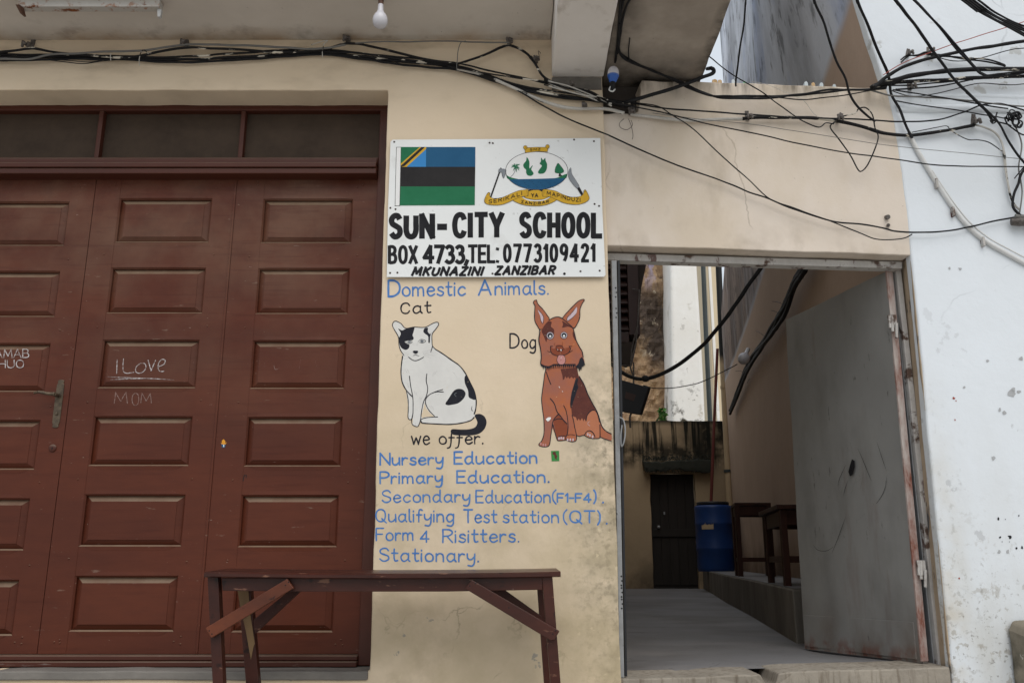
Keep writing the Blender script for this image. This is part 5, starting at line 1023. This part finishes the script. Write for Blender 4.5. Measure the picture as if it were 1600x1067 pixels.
cable('thin black wire dipping below the bundle near the pillar', [(555, 88), (580, 95), (605, 99.5), (630, 98), (665, 100)], .002, 'cable', -.045, group=G1)
cable('black cable slanting down the pillar top toward the beam pad', [(480, 80), (560, 84), (640, 91), (720, 100), (770, 112), (830, 125), (880, 137), (925, 148), (950, 158), (990, 166, -.06)], .0045, 'cable', -.035, group=G1)
cable('lowest black cable slanting along the pillar top', [(700, 104), (760, 115), (800, 121), (850, 128), (900, 142), (945, 155), (985, 163, -.06)], .004, 'cable_painted', -.045, group=G1)
cable('limewashed cable curving along the pillar top below the beam', [(715, 108), (750, 116), (780, 128), (808, 140), (836, 153), (873, 166), (898, 170), (915, 170), (937, 169.5), (955, 172), (975, 177, -.05)], .0085, 'cable_white', -.028, group=G1)
cable('pale wire bundle gathered below the beam pad', [(850, 128), (885, 139), (915, 147), (940, 156), (955, 162)], .0035, 'cable_white', -.05, strands=4, spread=.013, group=G1)
G2 = 'cables over the courtyard wall'
cable('long black cable drooping diagonally over the gateway wall', [(775, 124, -.02), (816, 146), (850, 166), (892, 188), (942, 208), (960, 216), (1005, 236), (1061, 260), (1103, 274), (1140, 287), (1168, 300), (1202, 311), (1240, 327), (1276, 339), (1307, 347), (1346, 350), (1381, 357), (1402, 362), (1451, 363), (1486.5, 360), (1522, 353), (1557, 344), (1592, 339)], .0042, 'cable', -.03, group=G2)
cable('thin black wire running down to join the drooping cable', [(985, 160), (1027, 166), (1050, 180), (1083.6, 202), (1131, 247), (1170, 281), (1202, 310), (1240, 325), (1290, 343), (1346, 365), (1374, 374), (1409, 373), (1425, 366)], .003, 'cable', -.06, group=G2)
cable('thick black cable rising from the sooty recess to the slab corner', [(975, 163, -.04), (986, 158), (1001.7, 153.5), (1032, 144), (1071, 132), (1097.5, 121.7), (1112, 116), (1115.5, 111), (1110.6, 107), (1105, 108, .1)], .0098, 'cable', -.10, group=G2)
cable('twin black cable hanging from the slab and across the wall top', [U(968, 35), U(966, 62), U(968, 80), U(973, 88), U(986, 97), U(1012, 108.6), (1045, 122), (1071, 133.5), (1091, 142.7), (1110.6, 149), (1130, 152.5), (1170, 153.5), (1223, 151.5), (1258, 149), (1297, 142), (1325, 140), (1363.5, 139), (1385, 136)], .0055, 'cable', -.06, strands=2, spread=.006, group=G2)
cable('black wire running level across the wall below the twin cable', [(950, 158), (999, 163), (1033, 168.7), (1089, 173), (1145.5, 177.7), (1180, 179.5), (1230, 183.5), (1311, 185.5), (1363.5, 187.5), (1399, 190), (1437, 190), (1472, 186), (1504, 176), (1532, 165), (1557, 162), (1578, 166), (1625, 180)], .0042, 'cable', -.05, group=G2)
cable('clamped cable, white at left and black at right, across the wall', [(985, 179), (1033, 185.5), (1089, 188), (1145, 186.5), (1168, 185.5)], .0085, 'cable_white', -.02, group=G2)
cable('thick clamped black cable across the wall to the white building', [(1160, 185.8), (1180, 184), (1240.5, 183.5), (1276, 185), (1307, 189), (1346, 198.5), (1381, 208), (1416, 211.5), (1451, 208), (1486.5, 203), (1522, 196)], .0088, 'cable_painted', -.025, group=G2)
cable('taut black wire sloping from the recess across the gateway wall', [(960, 161), (999, 168.7), (1050, 180), (1117, 196.5), (1170, 207), (1240, 222.5), (1311, 236.5), (1381, 246.7), (1451, 256.5), (1504, 260), (1630, 261)], .0033, 'cable', -.09, group=G2)
cable('hair thin wire sloping just above the taut black one', [(1020, 177), (1100, 187.5), (1170, 194), (1276, 210), (1381, 226.6), (1486, 237.5), (1630, 252)], .0016, 'cable_grey', -.07, group=G2)
cable('thin wire from the slab corner slanting down to a clamp', [(1105, 86, .02), (1114, 93), (1145.7, 118), (1188, 142), (1216, 163), (1240.5, 181), (1258, 191.5), (1279, 199), (1290, 192.5), (1303, 194)], .003, 'cable', -.07, group=G2)
cable('black cable falling from above onto the gateway wall', [(1262, -40, -.5), (1272, 0, -.4), (1286, 31.6, -.34), (1295, 63, -.3), (1307, 95, -.24), (1321, 123, -.18), (1328, 147.6, -.13), (1339, 165, -.1), (1353, 179, -.07), (1367, 190, -.05)], .0058, 'cable', -.05, group=G2)
cable('black wire hanging before the grey weathered wall', [(1167, -30, -.3), (1165.7, 0, -.3), (1162.5, 35, -.25), (1156, 77, -.2), (1151, 119.5, -.1), (1150, 135, -.05)], .0045, 'cable', -.05, group=G2)
cable('loose loop of wire hanging in a point from the wall clamp', [(1305, 190), (1297, 198.5), (1311, 218), (1328, 242), (1339, 263.5), (1346, 268), (1356.5, 256.5), (1367, 232), (1372, 214), (1367, 200), (1363, 179), (1353, 168.7), (1342, 170), (1335, 177.5), (1314, 183), (1306, 188)], .0034, 'cable_painted', -.06, group=G2)
cable('thin stray wire drooping near the wall top', [(1175, 128), (1200, 133), (1235, 148), (1256, 158), (1270, 176), (1277, 182)], .0012, 'cable_white', -.02, group=G2)
G3 = 'cables on the white building'
cable('black cable dropping along the white building corner', [(1325, -45, -.45), (1339, 0, -.38), (1353, 31.6, -.3), (1370.6, 77, -.2), (1388, 119.5, -.09), (1393, 147.6, -.05), (1406, 172), (1416, 197), (1425, 216)], .0072, 'cable', -.035, group=G3)
cable('heavy grey black cable arching up to the right edge', [(1366, 136), (1370, 133), (1386, 120), (1410, 106), (1442, 94.6), (1473.5, 87.4), (1513, 78.7), (1561, 70.7), (1640, 58)], .0092, 'cable', -.12, group=G3)
cable('thickest black cable running level to the right edge', [(1362, 137), (1376, 131), (1394, 126.5), (1426, 118.5), (1453, 114.5), (1497.4, 110), (1545, 108.2), (1640, 109.5)], .0118, 'cable_painted', -.08, group=G3)
cable('heavy black cable just below the thickest one', [(1364, 138), (1378, 134), (1402, 129.6), (1434, 126.8), (1481.5, 125), (1529, 122.5), (1577, 120), (1640, 117.5)], .0098, 'cable_painted', -.06, group=G3)
cable('thin black cable tucked under the heavy pair, upper one', [(1390, 134.5), (1402, 134), (1434, 132), (1465.6, 130), (1494, 127)], .004, 'cable', -.05, group=G3)
cable('thin black cable rising from the clamp to the heavy pair', [(1400, 140), (1424, 138.5), (1457.6, 137), (1497, 129.5), (1520, 125)], .0042, 'cable', -.045, group=G3)
cable('thin red wire crossing the white wall', [(1380, 118), (1386, 114), (1410, 99.5), (1450, 83.5), (1481.5, 72), (1545, 51.6), (1640, 22)], .0024, 'wire_red', -.14, group=G3)
cable('twisted black cable with frayed end on the white wall', [(1408, 96), (1419, 86.6), (1434, 86.6), (1446, 82.7), (1457.6, 86.6), (1481.5, 89), (1513, 93), (1545, 96), (1571, 103)], .0045, 'cable_painted', -.035, strands=2, spread=.006, group=G3)
cable('grey cable from the corner crossing below the moulding', [(1360, 141), (1370, 144), (1394, 149.6), (1434, 152), (1481.5, 154), (1521, 158), (1553, 163), (1640, 170)], .0045, 'cable_grey', -.05, group=G3)
cable('black wire crossing the grey cable below the moulding', [(1395, 141), (1424, 145.6), (1465.6, 152), (1513, 160), (1548, 166), (1575, 170)], .0038, 'cable', -.06, group=G3)
cable('black cable falling diagonally over the white wall to the tangle', [(1380, -26, -.6), (1398.7, 0, -.55), (1434, 45.7, -.45), (1465, 91, -.35), (1493.5, 126.5, -.25), (1514.6, 147.6, -.18), (1539, 172, -.1), (1548, 184.5, -.06), (1551, 190, -.05)], .0072, 'cable', -.05, group=G3)
cable('black cable branching off toward the lower right edge', [(1510, 145, -.19), (1535, 166, -.14), (1560, 193, -.1), (1577, 223.4, -.08), (1600, 254, -.07), (1640, 300, -.06)], .0055, 'cable', -.05, group=G3)
cable('twin black cable falling diagonally behind the heavy cables', [(1405, -25, -.3), (1428.5, 0, -.28), (1469, 42, -.24), (1497, 77, -.2), (1521.6, 105, -.15), (1535, 117, -.11), (1557, 119, -.09), (1640, 108, -.09)], .0052, 'cable', -.05, strands=2, spread=.007, group=G3)
for k in range(5):
    cable(['topmost cable of the sagging bundle at the top right corner', 'second cable of the sagging bundle at the top right corner', 'middle cable of the sagging bundle at the top right corner', 'fourth cable of the sagging bundle at the top right corner', 'lowest cable of the sagging bundle at the top right corner'][k],
          [(1508 - k * 4, -14 + k * 1.5, -.7), (1530 - k * 4, 2 + k * 1.5, -.7), (1555 - k * 1, 20 + k * 2.4 + (k % 2) * 1.5, -.68), (1580, 33 + k * 3.0, -.66), (1612, 45 + k * 4.2 + (k % 2), -.62), (1650, 54 + k * 5, -.6)], .0045, 'cable', -.6, group='sagging bundle at the top right corner')
cable('limewashed cable curling down from the clamp on the white wall', [(1522, 195), (1536, 198.5), (1553, 207), (1564, 221), (1569, 239), (1571, 253), (1574, 281), (1578, 302), (1585, 318), (1594, 328)], .0055, 'cable_white', -.02, group=G3)
cable('thin wire beside the limewashed curling cable', [(1567, 237), (1570, 262), (1574, 285), (1577, 300)], .003, 'cable_white', -.035, group=G3)
cable('thin wire drooping left of the curling cable', [(1481, 198), (1488, 206), (1511, 218), (1529, 219), (1546.6, 223.4), (1567, 237)], .0026, 'cable_painted', -.03, group=G3)
cable('thin wire lifting off the clamped black cable', [(1425, 207), (1445, 203), (1470.6, 198), (1479, 197.3), (1483, 201)], .0022, 'cable', -.035, group=G3)
cable('black cable curving at the right edge above the bracket', [(1640, 225), (1600, 266), (1592, 287), (1584.6, 302), (1582, 317), (1584.6, 327), (1594.7, 337)], .0068, 'cable', -.06, group=G3)
cable('short thin wire at the right edge near the curving cable', [(1630, 240), (1600, 262), (1585, 279)], .0028, 'cable', -.05, group=G3)
for k_, (lb_, pts_) in enumerate((('thin black wire looping over the white wall below the heavy cables', [(1392, 142), (1420, 150), (1450, 149), (1490, 140), (1530, 131), (1580, 133), (1640, 128)]), ('thin grey wire hugging the moulding of the white building', [(1400, 158), (1440, 165), (1490, 172), (1540, 180), (1575, 186)]), ('thin black wire hanging from the tangle to the bracket', [(1586, 196), (1596, 225), (1592, 262), (1597, 300), (1593, 334)]), ('slack black wire across the upper white wall', [(1450, 84), (1490, 96), (1530, 92), (1580, 78), (1640, 72)]), ('thin black wire running along the wall top to the white corner', [(1130, 151), (1190, 150), (1250, 156), (1310, 150), (1360, 142), (1384, 139)]))):
    cable(lb_, pts_, .0026 + .0006 * (k_ % 3), 'cable' if k_ != 2 else 'cable_grey', -.035, group=G3)
cd_ = empty('conduit', tuple(R(1541, 378)), 'thick white conduit curving down the white wall', 'conduit')
pc = [(1421, 208), (1423.5, 216), (1435, 238.6), (1453, 269), (1470.6, 297), (1491, 327), (1513.7, 355), (1541.5, 378), (1572, 395.6), (1600, 411), (1650, 436), (1760, 488), (1960, 570)]
MB().tube(c3([R(x, y, -.012) for x, y in pc]), .0125, 12).build('pipe', M['conduit'], cd_)
MB().tube(c3([R(x + 3 + i * .7, y - 2.5 - i * .5, -.02) for i, (x, y) in enumerate(pc[3:])]), .0042, 8).build('wire', M['conduit'], cd_)
for i_, (x, y) in enumerate(((1489, 330), (1536, 377), (1463, 286))):
    c_ = R(x, y, -.02); MB().box(c_.x - .006, c_.x + .006, c_.y - .01, c_.y + .02, c_.z - .028, c_.z + .022).build('saddle', M['chip'], cd_, bevel=.002)
# courtyard cables
pg_ = lambda px, py, o: atY(px, py, o)
cable('thick black cable sagging across the passage', [(930, 545, 1.6), (966, 578, 1.6), (990, 590, 1.6), (1008, 591.5, 1.6), (1035, 584, 1.55), (1065, 566, 1.5), (1095, 542, 1.4), (1125, 509, 1.3), (1155, 467, 1.2), (1189.5, 417.5, 1.1), (1225, 370, 1.0)], .0125, 'cable', 1.6, proj=pg_, group='cables in the passage')
c_ = atY(1008, 591.5, 1.58); tag(MB().lathe(c_ - Vector((.02, 0, 0)), (1, 0, 0), [(0, .014), (.012, .021), (.03, .021), (.042, .014)], 12).build('cable_joint', M['cable']), 'round black joint on the sagging cable in the passage', 'joint')
cable('bundle of black cables climbing the passage wall', [(1141, 645), (1151, 617), (1163, 585), (1175.5, 558), (1192.6, 536), (1209.6, 509.6), (1226.7, 480), (1243.7, 441), (1256, 417), (1275, 370)], .021, 'cable', .07, strands=4, spread=.045, proj=S, group='cables in the passage')
for i_, (a, b) in enumerate((((1224, 476), (1207, 471)), ((1219, 492), (1205, 485)), ((1196, 527), (1181, 517)), ((1163, 582), (1149, 580)), ((1172, 592), (1168, 598)))):
    cable('loose cable tie end on the passage bundle', [a, ((a[0] + b[0]) / 2, (a[1] + b[1]) / 2 - 1.5), b], .003, 'cable', .08, proj=S, group='loose tie ends on the passage bundle', name='cable_tie')
cable('thin wire hanging across the back of the courtyard to the bulb', [(1005, 602, 7.0), (1020, 606, 7), (1040, 606.5, 7), (1065, 604, 7), (1095, 597, 6.9), (1125, 583, 6.9), (1152, 569, 6.8)], .006, 'cable', 7, proj=pg_, group='cables in the passage')
# clamps
def clamp(px, py, label, s=1.0, tilt=.0, grp='rusty cable clamps'):
    r = empty('cable_clamp', tuple(Wp(px, py)), label, 'clamp', grp); c = Wp(px, py + 2, -.005); s *= 1.15
    mb = MB(); u = Vector((tilt, 0, 1)).normalized()
    mb.bar(c + u * .055 * s + Vector((0, .004, 0)), c - u * .002, .020 * s, .006, (0, -1, 0)); mb.bar(c, c + Vector((0, -.055, 0)), .018 * s, .006); mb.build('strap', M['clamp'], r, bevel=.001)
    mb = MB(); mb.tube([c + Vector((-.012 * s, -.05, .012 * s)), c + Vector((-.010 * s, -.055, -.018 * s))], .006 * s, 8); mb.tube([c + Vector((.010 * s, -.045, .008 * s)), c + Vector((.012 * s, -.05, -.015 * s))], .007 * s, 8); mb.lathe(c + Vector((0, -.06, -.006)), (0, -1, 0), [(0, .009 * s), (.008, .009 * s), (.009, .003)], 6); mb.build('bolt', M['clamp'], r)
for px, py, lb_, s_, ti in ((48, 75, 'rusty clamp at the far left below the rusty lamp', 1, .1), (293, 72, 'rusty clamp under the slab right of the rusty lamp', 1, -.25), (544, 66, 'rusty clamp under the slab just left of the white bulb', 1, 0), (796, 69, 'rusty clamp under the slab just left of the beam', .9, -.1), (838, 97, 'rusty clamp bent sideways beside the beam', .8, -.8), (893, 136, 'small clamp on the grey strip under the beam', .7, 0), (912, 169, 'small pale clamp on the limewashed cable', .7, 0), (985, 178, 'rusty clamp at the small recess above the gateway', .9, .3), (1168, 186, 'double clamp on the wall left of the wire loop', .85, 0), (1308, 188, 'rusty clamp from which the wire loop hangs', .9, .6), (1421, 139, 'clamp at the corner of the white building', .9, 0), (1520, 193, 'round clamp on the white wall above the curling cable', 1.0, .2), (1417, 87, 'knotted clamp holding the twisted cable', .8, .3), (1450, 83, 'small clamp on the twisted cable', .7, .1)):
    clamp(px, py, lb_, s_, ti)
# cable ties on the wall bundle
for px, py, hh, lp_ in ((218, 95, 9, 12), (173, 89, 6, 0), (504, 82, 9, 14), (714, 103, 11, 30)):
    a = [(px, py + hh / 2 + 3), (px - .5, py), (px + .5, py - hh / 2 - 2)]
    if lp_: a += [(px + 2, py - hh / 2 - lp_ * .6), (px + 7 if lp_ < 20 else px + 6, py - hh / 2 - lp_), (px + (-18 if px == 504 else 14), py - hh / 2 - lp_ * .5 if lp_ < 20 else py - hh / 2 - lp_ - 3)]
    cable({218: 'pale tie on the wall bundle below the rusty lamp', 173: 'short tie on the bundle left of the looped one', 504: 'tie on the wall bundle near the white bulb', 714: 'tie with a long tail on the pillar bundle'}[px], a, .0022, 'cable_white' if px != 714 else 'cable_grey', -.062, group='cable ties on the bundle', name='cable_tie')
# tangle at the right
tg_ = MB(); rn = random.Random(11)
for k in range(9):
    cx_, cy_ = 1583 + rn.uniform(-9, 12), 187 + rn.uniform(-7, 10); rx_, ry_ = rn.uniform(3, 9), rn.uniform(4, 10); a0 = rn.uniform(0, 6)
    tg_.tube(c3([R(cx_ + rx_ * math.cos(a0 + t_ * .9), cy_ + ry_ * math.sin(a0 + t_ * .9) + t_ * rn.uniform(-.5, .5), -.05 - rn.uniform(0, .04)) for t_ in range(rn.randint(5, 8))]), rn.choice([.003, .004, .005]), 7)
for ps in ([(1549, 186), (1556, 190), (1551, 193), (1548, 188), (1560, 191), (1572, 194), (1580, 197)], [(1558, 176), (1556, 184), (1559, 190)], [(1576, 188), (1570, 184), (1574, 194), (1584, 202), (1596, 210), (1612, 214)]): tg_.tube(c3([R(x, y, -.06) for x, y in ps]), .0038, 7)
tag(tg_.build('wire_tangle', M['cable']), 'tangle of black wire loops on the white wall at the right edge', 'cable')
bs2 = empty('wall_bracket', tuple(R(1597, 346)), 'eroded rusty service bracket at the right edge of the white wall', 'bracket')
MB().tube([R(1580, 347, -.03), R(1592, 346, -.04), R(1612, 344, -.05), R(1616, 344, .01)], .022, 12, rr=[.018, .026, .026, .024]).build('stub', M['clamp'], bs2); MB().tube([R(1586, 338, -.05), R(1600, 339, -.06), R(1610, 338, .01)], .012, 10).build('sleeve', M['cable_grey'], bs2)
frx = MB()
for ps in ([(975, 186), (968, 193), (970, 200), (980, 203), (988, 196), (986, 188)], [(982, 186), (986, 196), (989, 210), (988, 218)], [(845, 84), (841, 80), (843, 90)]): frx.tube(c3([Wp(x, y, -.02) for x, y in ps]), .0016, 5)
tag(frx.build('loose_wire', M['clamp']), 'thin rusty loose wire curled under the recess clamp', 'wire')

# rusty fluorescent batten under the slab
fx = empty('tube_light', tuple(atY(148, 15, -.14)), 'rusty white batten light without tube under the slab', 'lamp')
zb = Z_SOF; a, b = atY(35, 14, -.165), atY(257, 15, -.165)
hb = atY(40, 19, -.17)
pA = pl(35, 19, Vector((0, 0, zb - .045)), Vector((0, 0, 1))); pB = pl(254, 19, Vector((0, 0, zb - .045)), Vector((0, 0, 1)))
yF = pA.y; MB().hexa([(pA.x, yF, zb - .045), (pB.x, yF, zb - .045), (pB.x, yF + .004, zb - .001), (pA.x, yF + .004, zb - .001), (pA.x, yF - .042, zb - .045), (pB.x, yF - .042, zb - .045), (pB.x, yF - .046, zb - .001), (pA.x, yF - .046, zb - .001)]).build('housing', M['rust_white'], fx, bevel=.002)
MB().extr([(pB.x - .018, yF - .025, zb - .046), (pB.x + .004, yF - .025, zb - .046), (pB.x + .0, yF - .02, zb - .085), (pB.x - .014, yF - .02, zb - .085)], (0, .02, 0)).build('lamp_holder', M['bulb_cap'], fx, bevel=.003)
MB().extr([(pA.x, yF - .06, zb - .047), (pA.x + .02, yF - .06, zb - .047), (pA.x + .012, yF - .02, zb - .066), (pA.x + .002, yF - .02, zb - .066)], (.004, .03, 0)).build('end_clip', M['brown_rust'], fx)
def lamp(name, label, c, axis, s, cap, parts=True, glass='bulb'):
    r = empty(name, tuple(c), label, 'lamp'); a = Vector(axis).normalized()
    MB().lathe(c, a, [(.0 * s, .0115 * s), (.028 * s, .0130 * s), (.040 * s, .018 * s), (.050 * s, .0255 * s), (.062 * s, .0305 * s), (.076 * s, .0325 * s), (.090 * s, .0305 * s), (.101 * s, .0245 * s), (.108 * s, .015 * s), (.1105 * s, .006 * s), (.111 * s, .001 * s)], 24).build('globe', M[glass], r)
    MB().lathe(c, a, [(-.001 * s, .0115 * s), (-.006 * s, .012 * s), (-.012 * s, .0105 * s), (-.018 * s, .012 * s), (-.032 * s, .012 * s), (-.034 * s, .004 * s)], 16).build('holder', M[cap], r); return r
zc = Z_SOF; c_ = atY(595, 8, -.36)
lr = lamp('light_bulb', 'white light bulb hanging under the slab above the pillar', c_, (.0, .02, -1), 1.12, 'brown_rust')
MB().lathe((c_.x, c_.y, zc), (0, 0, -1), [(0, .028), (.010, .026), (.016, .012), (zc - c_.z - .03, .010)], 16).build('ceiling_rose', M['bulb_cap'], lr)
# blue bulb in the recess: dome up, blue collar, black holder below
c_ = R(957.5, 128, -.20); bl = empty('blue_lamp', tuple(c_), 'blue collared lamp with milky dome beside the beam end', 'lamp'); ax_ = Vector((.08, 0, 1)).normalized()
MB().lathe(c_, ax_, [(.030, .028), (.045, .0285), (.062, .026), (.075, .019), (.082, .008), (.083, .001)], 24).build('dome', M['bulb'], bl)
MB().lathe(c_, ax_, [(-.004, .012), (.002, .018), (.012, .021), (.024, .026), (.032, .0285), (.034, .0285)], 24).build('collar', M['blue_pl'], bl)
MB().lathe(c_, -ax_, [(.004, .013), (.02, .014), (.045, .011), (.06, .005)], 16).build('holder', M['cable'], bl)
MB().tube(c3([c_ + Vector((-.008, 0, -.02)), c_ + Vector((-.02, -.01, -.05)), c_ + Vector((-.005, -.015, -.062)), c_ + Vector((.006, -.01, -.05)), c_ + Vector((.012, .02, -.03))]), .0035, 8).build('flex', M['conduit'], bl)
c_ = S(1167, 550, .3); lamp('passage_bulb', 'milky bulb tilted on the passage wall', c_, Vector((-.42, -.6, -.62)), 1.9, 'bulb_cap')
dw = MB()
for ps in ([(970, -6), (968, 20), (966, 50), (964, 75), (962, 95)], [(976, -6), (970, 22), (968, 50), (963, 80), (961, 98)], [(988, -6), (978, 12), (971, 40), (967, 70), (965, 84)], [(972, 10), (969, 30), (970, 50), (966, 66)]): dw.tube(c3([U(x, y) for x, y in ps]), .0055, 7)
dw.tube(c3([U(984, 60), U(982, 80), U(983, 96)]), .003, 6)
tag(dw.build('cable_drop', M['cable']), 'group of dark wires running along the beam edge to the blue lamp', 'cable')
